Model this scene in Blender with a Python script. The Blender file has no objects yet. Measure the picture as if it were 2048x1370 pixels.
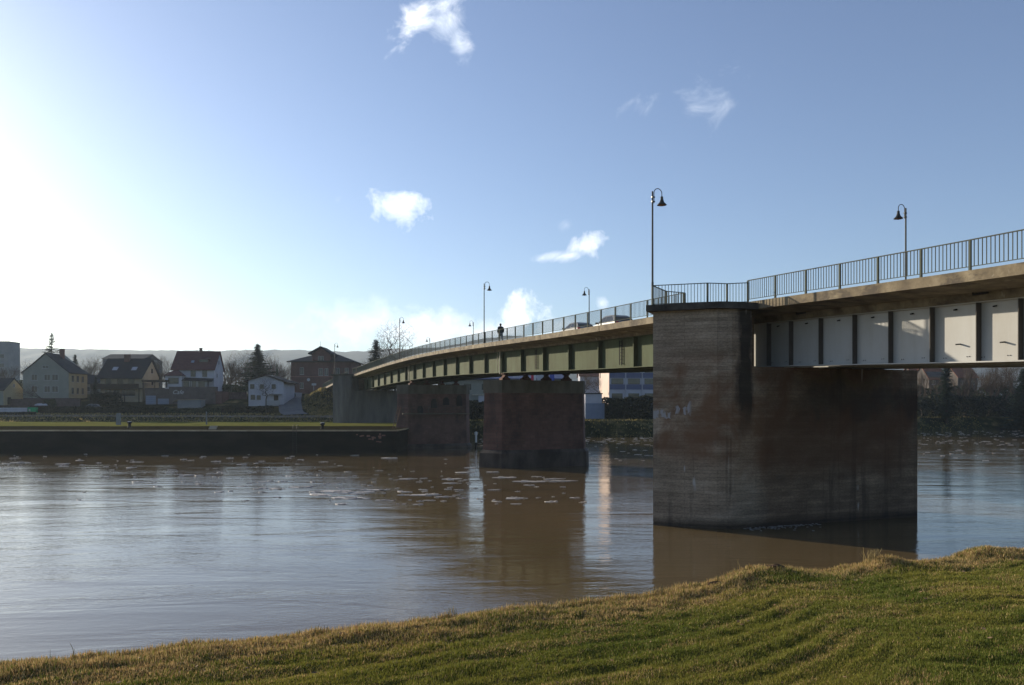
import bpy, math, random
import numpy as np
from mathutils import Vector, Matrix

random.seed(7)
RNG = np.random.default_rng(11)
SC = bpy.context.scene
COL = SC.collection
R = math.radians

# ------------------------------------------------------------------ camera constants
F = 1562.0      # focal length in photo pixels (2048 wide)
HOR = 815.0     # horizon row
ZC = 5.76       # eye height above the water
def at(px, py, Y):
    return Vector(((px - 1024) / F * Y, Y, ZC + (HOR - py) / F * Y))

# ------------------------------------------------------------------ mesh helpers
class MB:
    def __init__(s):
        s.v = []; s.f = []; s.m = []; s.cur = 0
    def add(s, vs, fs):
        o = len(s.v); s.v += [tuple(p) for p in vs]
        s.f += [tuple(i + o for i in f) for f in fs]; s.m += [s.cur] * len(fs)
    def box(s, x0, x1, y0, y1, z0, z1, M=None):
        vs = [(x0,y0,z0),(x1,y0,z0),(x1,y1,z0),(x0,y1,z0),(x0,y0,z1),(x1,y0,z1),(x1,y1,z1),(x0,y1,z1)]
        if M: vs = [M @ Vector(p) for p in vs]
        s.add(vs, [(3,2,1,0),(4,5,6,7),(0,1,5,4),(1,2,6,5),(2,3,7,6),(3,0,4,7)])
    def bar(s, a, b, w, h=None, up=Vector((0,0,1)), caps=True):
        a = Vector(a); b = Vector(b); h = h or w
        d = (b - a).normalized()
        if abs(d.dot(up)) > .98: up = Vector((0,1,0)) if abs(d.y) < .9 else Vector((1,0,0))
        x = d.cross(up).normalized(); y = x.cross(d)
        c = [(-w/2,-h/2),(w/2,-h/2),(w/2,h/2),(-w/2,h/2)]
        vs = [a + x*i + y*j for i,j in c] + [b + x*i + y*j for i,j in c]
        fs = [(0,1,5,4),(1,2,6,5),(2,3,7,6),(3,0,4,7)]
        if caps: fs += [(3,2,1,0),(4,5,6,7)]
        s.add(vs, fs)
    def tube(s, pts, rad, n=8, caps=True):
        pts = [Vector(p) for p in pts]
        if not hasattr(rad, '__len__'): rad = [rad] * len(pts)
        rings = []; x = None
        for i, p in enumerate(pts):
            d = (pts[min(i+1,len(pts)-1)] - pts[max(i-1,0)]).normalized()
            if x is None:
                x = d.cross(Vector((0,0,1)))
                if x.length < .05: x = Vector((1,0,0))
            x = (x - d * x.dot(d)).normalized(); y = d.cross(x)
            rings.append([p + (x*math.cos(2*math.pi*k/n) + y*math.sin(2*math.pi*k/n))*rad[i] for k in range(n)])
        vs = [q for r in rings for q in r]; fs = []
        for i in range(len(pts)-1):
            for k in range(n):
                fs.append((i*n+k, i*n+(k+1)%n, (i+1)*n+(k+1)%n, (i+1)*n+k))
        if caps:
            fs.append(tuple(range(n))[::-1]); fs.append(tuple((len(pts)-1)*n+k for k in range(n)))
        s.add(vs, fs)
    def lathe(s, prof, c=(0,0,0), n=16, axis='Z'):
        vs = []; fs = []
        for (r, z) in prof:
            for k in range(n):
                a = 2*math.pi*k/n
                p = (r*math.cos(a), r*math.sin(a), z)
                if axis == 'Y': p = (p[0], p[2], p[1])
                if axis == 'X': p = (p[2], p[0], p[1])
                vs.append((p[0]+c[0], p[1]+c[1], p[2]+c[2]))
        for i in range(len(prof)-1):
            for k in range(n):
                fs.append((i*n+k, i*n+(k+1)%n, (i+1)*n+(k+1)%n, (i+1)*n+k))
        s.add(vs, fs)
    def prism(s, poly, z0, z1, poly2=None):
        n = len(poly); p2 = poly2 or poly
        vs = [(p[0],p[1],z0) for p in poly] + [(p[0],p[1],z1) for p in p2]
        fs = [(i,(i+1)%n,n+(i+1)%n,n+i) for i in range(n)] + [tuple(range(n))[::-1], tuple(range(n,2*n))]
        s.add(vs, fs)
    def extr(s, prof, y0, y1, M=None):
        """profile in xz extruded along y"""
        n = len(prof)
        vs = [(p[0],y0,p[1]) for p in prof] + [(p[0],y1,p[1]) for p in prof]
        if M: vs = [M @ Vector(p) for p in vs]
        fs = [(i,(i+1)%n,n+(i+1)%n,n+i) for i in range(n)] + [tuple(range(n))[::-1], tuple(range(n,2*n))]
        s.add(vs, fs)
    def extx(s, prof, x0, x1):
        """profile in yz extruded along x"""
        n = len(prof)
        vs = [(x0,p[0],p[1]) for p in prof] + [(x1,p[0],p[1]) for p in prof]
        fs = [(i,(i+1)%n,n+(i+1)%n,n+i) for i in range(n)] + [tuple(range(n))[::-1], tuple(range(n,2*n))]
        s.add(vs, fs)
    def build(s, name, mats, parent=None, smooth=False, recalc=True, loc=None):
        me = bpy.data.meshes.new(name)
        me.from_pydata(s.v, [], s.f)
        if not isinstance(mats, (list, tuple)): mats = [mats]
        for m in mats: me.materials.append(m)
        if len(mats) > 1: me.polygons.foreach_set('material_index', s.m)
        if smooth: me.polygons.foreach_set('use_smooth', [True]*len(s.f))
        if recalc:
            import bmesh
            bm = bmesh.new(); bm.from_mesh(me); bmesh.ops.recalc_face_normals(bm, faces=bm.faces); bm.to_mesh(me); bm.free()
        me.update()
        o = bpy.data.objects.new(name, me); COL.objects.link(o)
        if parent: o.parent = parent
        if loc: o.location = loc
        return o

def tag(o, label=None, cat=None, group=None, kind=None):
    if label: o['label'] = label
    if cat: o['category'] = cat
    if group: o['group'] = group
    if kind: o['kind'] = kind
    return o
def thing(name, label, cat, loc=(0,0,0), rz=0, group=None):
    o = bpy.data.objects.new(name, None); COL.objects.link(o)
    o.location = loc; o.rotation_euler = (0,0,rz); o.empty_display_size = .2
    return tag(o, label, cat, group)
def inst(name, me, parent=None, loc=(0,0,0), rz=0, sc=None):
    o = bpy.data.objects.new(name, me); COL.objects.link(o)
    if parent: o.parent = parent
    o.location = loc; o.rotation_euler = (0,0,rz)
    if sc: o.scale = sc
    return o
def copy_tree(o, parent=None):
    c = o.copy(); COL.objects.link(c); c.parent = parent
    for ch in list(o.children): copy_tree(ch, c)
    return c

# ------------------------------------------------------------------ noise (numpy)
def vnoise(x, y, seed=0):
    x = np.asarray(x, float); y = np.asarray(y, float)
    xi = np.floor(x).astype(np.int64); yi = np.floor(y).astype(np.int64)
    xf = x - xi; yf = y - yi
    u = xf*xf*(3-2*xf); v = yf*yf*(3-2*yf)
    def h(a, b):
        n = (a*374761393 + b*668265263 + seed*1442695041) & 0xffffffff
        n = ((n ^ (n >> 13)) * 1274126177) & 0xffffffff
        return ((n ^ (n >> 16)) & 0xffff) / 65535.0
    return (h(xi,yi)*(1-u)+h(xi+1,yi)*u)*(1-v) + (h(xi,yi+1)*(1-u)+h(xi+1,yi+1)*u)*v
def fbm(x, y, o=4, seed=0):
    r = 0; a = .5
    for i in range(o):
        r = r + a*vnoise(np.asarray(x)*2**i, np.asarray(y)*2**i, seed+i); a *= .5
    return r

# ------------------------------------------------------------------ materials
def newmat(name):
    m = bpy.data.materials.new(name); m.use_nodes = True
    nt = m.node_tree; b = nt.nodes['Principled BSDF']
    return m, nt, b
def N(nt, t, **kw):
    n = nt.nodes.new(t)
    for k, v in kw.items(): setattr(n, k, v)
    return n
def noise_node(nt, scale, detail=4, rough=.55, stretch=(1,1,1), coord='Object', dist=0):
    tc = N(nt, 'ShaderNodeTexCoord'); mp = N(nt, 'ShaderNodeMapping'); mp.inputs['Scale'].default_value = stretch
    n = N(nt, 'ShaderNodeTexNoise'); n.inputs['Scale'].default_value = scale; n.inputs['Detail'].default_value = detail
    n.inputs['Roughness'].default_value = rough; n.inputs['Distortion'].default_value = dist
    nt.links.new(tc.outputs[coord], mp.inputs['Vector']); nt.links.new(mp.outputs['Vector'], n.inputs['Vector'])
    return n
def ramp(nt, src, stops):
    r = N(nt, 'ShaderNodeValToRGB'); e = r.color_ramp.elements
    while len(e) < len(stops): e.new(.5)
    for el, (p, c) in zip(e, stops):
        el.position = p; el.color = (*c, 1) if len(c) == 3 else c
    nt.links.new(src, r.inputs['Fac']); return r
def mixc(nt, fac, a, b, mode='MIX'):
    m = N(nt, 'ShaderNodeMix', data_type='RGBA', blend_type=mode)
    if isinstance(fac, (int, float)): m.inputs[0].default_value = fac
    else: nt.links.new(fac, m.inputs[0])
    for k, x in ((6, a), (7, b)):
        if isinstance(x, (tuple, list)): m.inputs[k].default_value = (*x[:3], 1)
        else: nt.links.new(x, m.inputs[k])
    return m.outputs[2]
def maths(nt, op, a, b=None, clamp=False):
    m = N(nt, 'ShaderNodeMath', operation=op); m.use_clamp = clamp
    for k, x in ((0, a), (1, b)):
        if x is None: continue
        if isinstance(x, (int, float)): m.inputs[k].default_value = x
        else: nt.links.new(x, m.inputs[k])
    return m.outputs[0]
def simple(name, c1, c2=None, scale=1.5, rough=.8, bump=0., metal=0., stretch=(1,1,1), detail=5, lo=.35, hi=.65, spec=None):
    m, nt, b = newmat(name)
    b.inputs['Roughness'].default_value = rough; b.inputs['Metallic'].default_value = metal
    spec = (.5 if rough < .3 else .15) if spec is None else spec
    if spec is not None: b.inputs['Specular IOR Level'].default_value = spec
    if c2 is None: b.inputs['Base Color'].default_value = (*c1, 1); c2 = c1
    n = noise_node(nt, scale, detail, .6, stretch)
    r = ramp(nt, n.outputs['Fac'], [(lo, c1), (hi, c2)])
    nt.links.new(r.outputs['Color'], b.inputs['Base Color'])
    if bump:
        bp = N(nt, 'ShaderNodeBump'); bp.inputs['Strength'].default_value = .6; bp.inputs['Distance'].default_value = bump
        nt.links.new(n.outputs['Fac'], bp.inputs['Height']); nt.links.new(bp.outputs['Normal'], b.inputs['Normal'])
    return m

def mat_water():
    m, nt, b = newmat('river_water')
    big = noise_node(nt, .05, 3, .5, (1,1,1), dist=1.5)
    col = ramp(nt, big.outputs['Fac'], [(.35, (.105,.074,.034)), (.65, (.135,.095,.045))])
    nt.links.new(col.outputs['Color'], b.inputs['Base Color'])
    b.inputs['Roughness'].default_value = .03; b.inputs['IOR'].default_value = 1.333
    a = noise_node(nt, .9, 4, .6, (.75,1.5,1), dist=.9)
    c = noise_node(nt, .16, 3, .5, (.5,1.8,1), dist=1.2)
    d = noise_node(nt, 4.2, 3, .6, (.75,1.7,1), dist=.4)
    patch = noise_node(nt, .07, 3, .55, (.6,1.4,1), dist=2.0)
    pr = ramp(nt, patch.outputs['Fac'], [(.38, (.35,)*3), (.62, (1,)*3)])
    h = maths(nt, 'ADD', maths(nt, 'MULTIPLY', maths(nt, 'MULTIPLY', a.outputs['Fac'], .019), pr.outputs['Color']), maths(nt, 'MULTIPLY', c.outputs['Fac'], .045))
    h = maths(nt, 'ADD', h, maths(nt, 'MULTIPLY', maths(nt, 'MULTIPLY', d.outputs['Fac'], .0090), pr.outputs['Color']))
    bp = N(nt, 'ShaderNodeBump'); bp.inputs['Strength'].default_value = 1; bp.inputs['Distance'].default_value = 1
    nt.links.new(h, bp.inputs['Height']); nt.links.new(bp.outputs['Normal'], b.inputs['Normal'])
    return m

def mat_concrete_pier():
    """board-marked, heavily stained concrete"""
    m, nt, b = newmat('stained_board_marked_concrete')
    tc = N(nt, 'ShaderNodeTexCoord'); sp = N(nt, 'ShaderNodeSeparateXYZ'); nt.links.new(tc.outputs['Object'], sp.inputs[0])
    base = noise_node(nt, .9, 6, .6, (.6,.6,2.2))
    c0 = ramp(nt, base.outputs['Fac'], [(.3, (.21,.160,.110)), (.55, (.38,.305,.22)), (.75, (.56,.46,.35))])
    uu = maths(nt,'ADD', maths(nt,'MULTIPLY', sp.outputs['X'], .9343), maths(nt,'MULTIPLY', sp.outputs['Y'], .3565))
    wz = noise_node(nt, .8, 3, .6); zz = maths(nt,'ADD', sp.outputs['Z'], maths(nt,'MULTIPLY', wz.outputs['Fac'], .05))
    cv = N(nt,'ShaderNodeCombineXYZ'); nt.links.new(uu, cv.inputs[0]); nt.links.new(zz, cv.inputs[1])
    board = N(nt,'ShaderNodeTexBrick'); nt.links.new(cv.outputs[0], board.inputs['Vector']); board.inputs['Scale'].default_value = 1
    board.inputs['Brick Width'].default_value = 3.1; board.inputs['Row Height'].default_value = .165; board.inputs['Mortar Size'].default_value = .012; board.inputs['Mortar Smooth'].default_value = .6
    board.inputs['Color1'].default_value = (1,1,1,1); board.inputs['Color2'].default_value = (.70,.69,.68,1); board.inputs['Mortar'].default_value = (.52,.50,.48,1)
    grn = noise_node(nt, 9, 5, .7, (1,1,2.2)); gr0 = ramp(nt, grn.outputs['Fac'], [(.32,(.62,.61,.60)),(.62,(1.12,1.1,1.08))])
    c1 = mixc(nt, 1, mixc(nt, .8, c0.outputs['Color'], board.outputs['Color'], 'MULTIPLY'), gr0.outputs['Color'], 'MULTIPLY')
    rust = noise_node(nt, .38, 5, .6, (1,1,1.0), dist=.8)
    rr = ramp(nt, rust.outputs['Fac'], [(.40, (0,0,0)), (.60, (1,1,1))])
    # the water line of old floods: stains sit between 2 and 8 m
    zb = ramp(nt, maths(nt, 'DIVIDE', sp.outputs['Z'], 12.0), [(.0,(0,)*3),(.22,(0,)*3),(.30,(1,)*3),(.62,(1,)*3),(.72,(.15,)*3)])
    c2 = mixc(nt, maths(nt, 'MULTIPLY', maths(nt, 'MULTIPLY', rr.outputs['Color'], zb.outputs['Color']), .85), c1, (.15,.07,.03))
    streak = noise_node(nt, 1.0, 4, .65, (1.5,1.5,.10), dist=.2)
    sr = ramp(nt, streak.outputs['Fac'], [(.56, (0,0,0)), (.66, (1,1,1))])
    c3 = mixc(nt, maths(nt, 'MULTIPLY', sr.outputs['Color'], .5), c2, (.022,.015,.010))
    # s runs along the wall away from the pointed nose
    sc = maths(nt,'ADD', maths(nt,'MULTIPLY', sp.outputs['X'], .9343), maths(nt,'MULTIPLY', sp.outputs['Y'], .3565))
    wob = noise_node(nt, .9, 4, .6, (1,1,.5)); sw = maths(nt,'ADD', sc, maths(nt,'MULTIPLY', maths(nt,'SUBTRACT', wob.outputs['Fac'], .5), 1.1))
    zw = maths(nt,'ADD', sp.outputs['Z'], maths(nt,'MULTIPLY', maths(nt,'SUBTRACT', wob.outputs['Fac'], .5), 2.6))
    def band(v, c, h, soft): return maths(nt,'MULTIPLY', maths(nt,'SUBTRACT', h, maths(nt,'ABSOLUTE', maths(nt,'SUBTRACT', v, c))), 1/soft, True)
    run = maths(nt,'MULTIPLY', band(sw, -.55, .52, .25), band(zw, 8.0, 3.6, 1.2))
    c3 = mixc(nt, maths(nt,'MULTIPLY', run, .88), c3, (.012,.010,.008))
    under = maths(nt,'MULTIPLY', band(sw, 7.5, 5.6, 1.6), band(zw, 6.0, 1.3, .8))
    c3 = mixc(nt, maths(nt,'MULTIPLY', under, .65), c3, (.03,.019,.009))
    ol = maths(nt,'MULTIPLY', band(sw, 6.0, 3.2, 1.2), band(zw, 7.1, .35, .3)); c3 = mixc(nt, maths(nt,'MULTIPLY', ol, .6), c3, (.15,.115,.04))
    brn = maths(nt,'MULTIPLY', band(sw, 4.3, 6.2, 2.0), band(zw, 4.0, 1.9, .9)); c3 = mixc(nt, maths(nt,'MULTIPLY', brn, .6), c3, (.15,.068,.024))
    wall_tone = maths(nt,'MULTIPLY', maths(nt,'SUBTRACT', sw, -.1), 1.2, True)  # darker tone over the whole long wall past the nose corner
    c3 = mixc(nt, maths(nt,'MULTIPLY', wall_tone, .8), c3, mixc(nt, 1, c3, (.52,.42,.34), 'MULTIPLY'))
    lime = maths(nt,'MULTIPLY', band(sc, -3.6, .75, .1), band(zw, 5.75, .30, .08)); lmn = noise_node(nt, 1.0, 3, .6, (5,5,1.2)); lr = ramp(nt, lmn.outputs['Fac'], [(.46,(0,)*3),(.52,(1,)*3)])
    c3 = mixc(nt, maths(nt,'MULTIPLY', lime, lr.outputs['Color']), c3, (.34,.33,.33))
    drip = noise_node(nt, 1.0, 2, .5, (3.2,3.2,.22)); gate = noise_node(nt, .55, 2, .5)
    dr = ramp(nt, drip.outputs['Fac'], [(.67, (0,0,0)), (.70, (1,1,1))]); gr = ramp(nt, gate.outputs['Fac'], [(.52, (0,0,0)), (.56, (1,1,1))])
    c4 = mixc(nt, maths(nt, 'MULTIPLY', dr.outputs['Color'], gr.outputs['Color']), c3, (.45,.42,.38))
    wet = ramp(nt, sp.outputs['Z'], [(.12, (.22,.20,.18)), (.5, (1,1,1))])
    c5 = mixc(nt, 1, c4, wet.outputs['Color'], 'MULTIPLY')
    nt.links.new(c5, b.inputs['Base Color']); b.inputs['Roughness'].default_value = .85
    bp = N(nt, 'ShaderNodeBump'); bp.inputs['Strength'].default_value = .7; bp.inputs['Distance'].default_value = .03
    nt.links.new(maths(nt, 'ADD', grn.outputs['Fac'], board.outputs['Color']), bp.inputs['Height']); nt.links.new(bp.outputs['Normal'], b.inputs['Normal'])
    return m

def mat_brick(name, c1, c2, mortar, bw=.5, bh=.22, rot=0, stain=.5):
    m, nt, b = newmat(name)
    tc = N(nt, 'ShaderNodeTexCoord'); sp = N(nt, 'ShaderNodeSeparateXYZ'); nt.links.new(tc.outputs['Object'], sp.inputs[0])
    u = maths(nt, 'ADD', sp.outputs['X'], sp.outputs['Y'])
    cb = N(nt, 'ShaderNodeCombineXYZ'); nt.links.new(u, cb.inputs[0]); nt.links.new(sp.outputs['Z'], cb.inputs[1])
    br = N(nt, 'ShaderNodeTexBrick'); nt.links.new(cb.outputs[0], br.inputs['Vector'])
    br.inputs['Color1'].default_value = (*c1,1); br.inputs['Color2'].default_value = (*c2,1); br.inputs['Mortar'].default_value = (*mortar,1)
    br.inputs['Scale'].default_value = 1; br.inputs['Brick Width'].default_value = bw; br.inputs['Row Height'].default_value = bh
    br.inputs['Mortar Size'].default_value = .015; br.inputs['Bias'].default_value = -.1
    n = noise_node(nt, .5, 6, .65, (1,1,.6)); r = ramp(nt, n.outputs['Fac'], [(.35, (1-stain,)*3), (.65, (1,)*3)])
    nt.links.new(mixc(nt, 1, br.outputs['Color'], r.outputs['Color'], 'MULTIPLY'), b.inputs['Base Color'])
    b.inputs['Roughness'].default_value = .9
    bp = N(nt, 'ShaderNodeBump'); bp.inputs['Strength'].default_value = .5; bp.inputs['Distance'].default_value = .02
    nt.links.new(br.outputs['Fac'], bp.inputs['Height']); bp.invert = True; nt.links.new(bp.outputs['Normal'], b.inputs['Normal'])
    return m

def mat_steel(name, base, dirt, rough=.55, amount=.6, rustc=None, rustlo=.62):
    m, nt, b = newmat(name)
    n = noise_node(nt, .7, 6, .65, (1,1,.5)); r = ramp(nt, n.outputs['Fac'], [(.4, (0,0,0)), (.75, (1,1,1))])
    c = mixc(nt, maths(nt, 'MULTIPLY', r.outputs['Color'], amount), base, dirt)
    s = noise_node(nt, 1.2, 4, .7, (2.5,2.5,.15)); sr = ramp(nt, s.outputs['Fac'], [(.5, (0,0,0)), (.75, (1,1,1))])
    c = mixc(nt, maths(nt, 'MULTIPLY', sr.outputs['Color'], amount*.7), c, dirt)
    if rustc:
        q = noise_node(nt, 1.7, 6, .7); qr = ramp(nt, q.outputs['Fac'], [(rustlo, (0,0,0)), (rustlo+.06, (1,1,1))])
        c = mixc(nt, qr.outputs['Color'], c, rustc)
    nt.links.new(c, b.inputs['Base Color']); b.inputs['Roughness'].default_value = .85; b.inputs['Specular IOR Level'].default_value = .12
    return m

def mat_deck_edge():
    m, nt, b = newmat('weathered_deck_concrete')
    n = noise_node(nt, 1.4, 7, .65, (1,1,1)); c0 = ramp(nt, n.outputs['Fac'], [(.3,(.07,.052,.032)),(.5,(.16,.125,.075)),(.72,(.27,.22,.14))])
    s = noise_node(nt, .55, 5, .7, (1,1,2)); sr = ramp(nt, s.outputs['Fac'], [(.56,(0,0,0)),(.64,(1,1,1))])
    c = mixc(nt, maths(nt,'MULTIPLY',sr.outputs['Color'],.75), c0.outputs['Color'], (.05,.038,.028))
    w = noise_node(nt, .9, 3, .6, (1,1,1), dist=1); wr = ramp(nt, w.outputs['Fac'], [(.66,(0,0,0)),(.70,(1,1,1))])
    c = mixc(nt, maths(nt,'MULTIPLY',wr.outputs['Color'],.6), c, (.38,.34,.26))
    nt.links.new(c, b.inputs['Base Color']); b.inputs['Roughness'].default_value = .9
    bp = N(nt, 'ShaderNodeBump'); bp.inputs['Strength'].default_value = .8; bp.inputs['Distance'].default_value = .03
    nt.links.new(n.outputs['Fac'], bp.inputs['Height']); nt.links.new(bp.outputs['Normal'], b.inputs['Normal'])
    return m

def mat_ground(name, greens, dry, scale=.25, bump=.15):
    m, nt, b = newmat(name)
    n = noise_node(nt, scale, 8, .65); c = ramp(nt, n.outputs['Fac'], [(.38, greens[0]), (.52, greens[1]), (.66, dry)])
    f = noise_node(nt, 6, 4, .6); fr = ramp(nt, f.outputs['Fac'], [(.3,(.6,)*3),(.7,(1.15,)*3)])
    nt.links.new(mixc(nt, 1, c.outputs['Color'], fr.outputs['Color'], 'MULTIPLY'), b.inputs['Base Color'])
    b.inputs['Roughness'].default_value = 1; b.inputs['Specular IOR Level'].default_value = 0
    bp = N(nt, 'ShaderNodeBump'); bp.inputs['Strength'].default_value = 1; bp.inputs['Distance'].default_value = bump
    nt.links.new(f.outputs['Fac'], bp.inputs['Height']); nt.links.new(bp.outputs['Normal'], b.inputs['Normal'])
    return m

def mat_leaf(name, c1, c2, attr=None, trans=.25):
    m, nt, b = newmat(name)
    if attr:
        a = N(nt, 'ShaderNodeAttribute'); a.attribute_name = attr; col = a.outputs['Color']
    else:
        n = noise_node(nt, .9, 4, .6); col = ramp(nt, n.outputs['Fac'], [(.35, c1), (.65, c2)]).outputs['Color']
    nt.links.new(col, b.inputs['Base Color']); b.inputs['Roughness'].default_value = .7; b.inputs['Specular IOR Level'].default_value = .2
    t = N(nt, 'ShaderNodeBsdfTranslucent'); nt.links.new(col, t.inputs['Color'])
    mx = N(nt, 'ShaderNodeMixShader'); mx.inputs[0].default_value = trans
    nt.links.new(b.outputs[0], mx.inputs[1]); nt.links.new(t.outputs[0], mx.inputs[2])
    nt.links.new(mx.outputs[0], nt.nodes['Material Output'].inputs['Surface'])
    return m

MT = dict(
 water = mat_water(),
 pier = mat_concrete_pier(),
 cap = simple('pier_cap_concrete', (.085,.077,.055), (.14,.122,.09), 1.2, .9, .02, stretch=(1,1,.4)),
 darkcap = simple('platform_slab_concrete', (.035,.030,.025), (.10,.088,.075), 1.3, .9, .02),
 sand = mat_brick('red_sandstone_blocks', (.135,.066,.048), (.185,.094,.070), (.105,.07,.055), .7, .28, stain=.6),
 abut = simple('abutment_concrete', (.075,.075,.07), (.15,.145,.135), .5, .9, .03, stretch=(1.6,1.6,.35)),
 foot = simple('wet_pier_footing', (.03,.024,.02), (.085,.068,.058), .8, .7, .03, stretch=(1,1,.5)),
 deck = mat_deck_edge(),
 soffit = simple('deck_soffit_concrete', (.20,.165,.105), (.37,.31,.21), .7, .9, .01, stretch=(1,1,1)),
 joint = simple('joint_bitumen', (.02,.017,.014)),
 asphalt = simple('asphalt', (.045,.045,.047), (.065,.064,.063), 3, .9, .01),
 green = mat_steel('green_painted_steel', (.088,.106,.062), (.062,.062,.034), .55, .95, (.10,.045,.02), .70),
 white_shaded = mat_steel('shade_painted_stiffener_steel', (.10,.092,.085), (.05,.04,.035), .55, .6, (.12,.035,.02), .64),  # shade painted into the stiffener colour, with rust flecks
 greend = mat_steel('green_painted_steel_stiffener', (.075,.095,.055), (.06,.045,.025), .55, .7, (.10,.03,.015), .62),
 white = mat_steel('grey_white_painted_steel', (.46,.46,.44), (.33,.30,.25), .5, .42),
 rail = mat_steel('railing_paint', (.085,.095,.075), (.07,.06,.045), .5, .6, (.09,.05,.035), .66),
 lamp = simple('dark_lamp_metal', (.035,.038,.035), (.055,.055,.05), 3, .4, metal=.3),
 lampin = simple('lamp_reflector', (.30,.17,.12)),
 pipe = simple('pale_drain_pipe', (.42,.40,.32), (.30,.27,.20), 2, .6),
 rust = simple('rusty_bearing', (.06,.025,.015), (.12,.05,.03), 3, .8),
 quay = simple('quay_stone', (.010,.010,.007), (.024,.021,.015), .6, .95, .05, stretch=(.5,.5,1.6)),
 quaycap = simple('quay_coping', (.22,.18,.12), (.34,.29,.20), 1, .9),
 lawn = mat_ground('far_lawn', ((.075,.105,.018),(.12,.13,.028)), (.15,.12,.045), .12),
 bank = mat_ground('river_bank_earth', ((.02,.028,.010),(.035,.04,.016)), (.06,.045,.022), .3),
 forest = simple('forest_hills', (.022,.028,.020), (.045,.045,.035), .02, 1, 0),
 road = simple('lane_asphalt', (.12,.12,.125), (.16,.155,.15), 1, .9),
 pathm = simple('gravel_path', (.10,.085,.06), (.20,.165,.12), 2, 1),
 ice = simple('river_ice', (.52,.48,.44), (.38,.34,.30), 4, .6, .01),
 glass = simple('window_glass', (.03,.035,.035), (.05,.05,.045), 1, .08),
 frame_w = simple('white_window_frame', (.34,.335,.33)),
 frame_d = simple('dark_window_frame', (.06,.045,.035)),
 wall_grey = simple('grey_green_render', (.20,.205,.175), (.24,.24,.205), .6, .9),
 wall_painted_light = simple('painted_light_render', (.33,.265,.16), (.38,.31,.19), .6, .9),  # warm light painted into side walls the sun does not reach
 wall_cream = simple('beige_render', (.30,.245,.17), (.36,.30,.21), .6, .9),
 wall_white = simple('white_render', (.36,.355,.385), (.42,.415,.445), .6, .9),
 wall_brown = simple('brown_terrace_wall', (.075,.06,.055), (.11,.09,.08), .8, .9),
 wood = simple('dark_wood', (.03,.022,.016), (.055,.038,.025), 2, .8, stretch=(1,1,8)),
 stone_wall = simple('reddish_garden_wall', (.06,.04,.04), (.11,.08,.075), 1.5, .95, .05),
 slate = simple('dark_slate_roof', (.013,.013,.015), (.026,.026,.028), 1.2, .7, .02, stretch=(1,1,6)),
 redtile = simple('dark_red_tile_roof', (.07,.030,.028), (.11,.048,.042), 1.2, .8, .03, stretch=(1,1,6)),
 orange = simple('orange_tile_roof', (.15,.06,.035), (.21,.085,.05), 1.2, .8, .02),
 brick = mat_brick('red_brick_wall', (.13,.055,.042), (.17,.075,.058), (.13,.09,.075), .5, .16, stain=.35),
 sandstone = simple('sandstone_trim', (.26,.13,.10), (.30,.17,.13), 2, .9),
 garage = simple('pale_blue_garage_door', (.16,.19,.25), (.19,.22,.28), 1, .6),
 pink = simple('pale_pink_render', (.62,.49,.42), (.68,.55,.47), .5, .9),
 bluepanel = simple('blue_spandrel_panel', (.075,.09,.16), (.10,.115,.19), .6, .5),
 greyblock = simple('grey_block_render', (.16,.17,.18), (.20,.21,.21), .4, .9),
 bark = simple('bark', (.05,.040,.032), (.09,.075,.06), 3, .95, .02),
 twig = simple('twigs', (.06,.045,.035), (.10,.075,.055), 1, .95),
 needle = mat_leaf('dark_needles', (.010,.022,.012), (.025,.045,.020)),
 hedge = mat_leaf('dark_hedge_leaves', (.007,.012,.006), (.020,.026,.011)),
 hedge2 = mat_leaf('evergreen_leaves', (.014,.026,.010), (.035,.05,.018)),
 grass = mat_leaf('grass_blades', None, None, 'Col', .3),
 carp = simple('silver_car_paint', (.16,.165,.17), (.19,.195,.20), 2, .3, metal=.4),
 carp2 = simple('white_car_paint', (.22,.22,.22), (.26,.26,.255), 2, .3),
 tyre = simple('tyre_rubber', (.02,.02,.02)), rim = simple('wheel_rim', (.4,.4,.4), metal=.7, rough=.4),
 black = simple('black_plastic', (.02,.02,.02)), red = simple('red_paint', (.45,.03,.06)),
 blue = simple('blue_paint', (.03,.06,.30)), greenp = simple('green_plastic', (.02,.32,.14)),
 skin = simple('skin', (.45,.28,.2)), jacket = simple('dark_jacket_cloth', (.018,.02,.022), (.03,.032,.034), 8, .9),
 jeans = simple('grey_trouser_cloth', (.22,.225,.23), (.28,.28,.285), 8, .9), hair = simple('dark_hair', (.02,.015,.012)),
 offwhite = simple('off_white_paint', (.55,.55,.54)), sign = simple('pale_sign_paint', (.42,.42,.42)),
 farwall = simple('brownish_render', (.07,.06,.055), (.10,.09,.08), .5, .9),
 foam = simple('water_foam', (.16,.155,.15), (.24,.235,.23), 5, .6),
)

# ================================================================== BRIDGE GEOMETRY
D = Vector((-.3565, .9343, 0)); P = Vector((.9343, .3565, 0))
W = 11.0; G = 2.2
_Y = [-60,10,26.9,30.4,34.1,37.8,47,52.6,58.2,65.7,75.2,84.8,96.2,105.8,118,130,141.5,164,186,205,240]
_Z = [8.3,10.1,10.46,10.62,10.75,10.91,11.17,11.30,11.44,11.66,11.96,12.24,12.46,12.52,12.44,12.24,12.01,11.40,10.35,9.75,9.5]
_yy = np.arange(-60, 240, .5); _zz = np.interp(_yy, _Y, _Z)
_k = np.exp(-np.linspace(-2,2,33)**2); _k /= _k.sum()
_zs = np.convolve(np.pad(_zz, 16, mode='edge'), _k, 'valid')
def zd(Y): return float(np.interp(Y, _yy, _zs))
def E(Y, s=0, z=None, dz=0):
    return Vector((26 - .3816*Y + s*P.x, Y + s*P.y, (zd(Y) if z is None else z) + dz))

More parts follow.
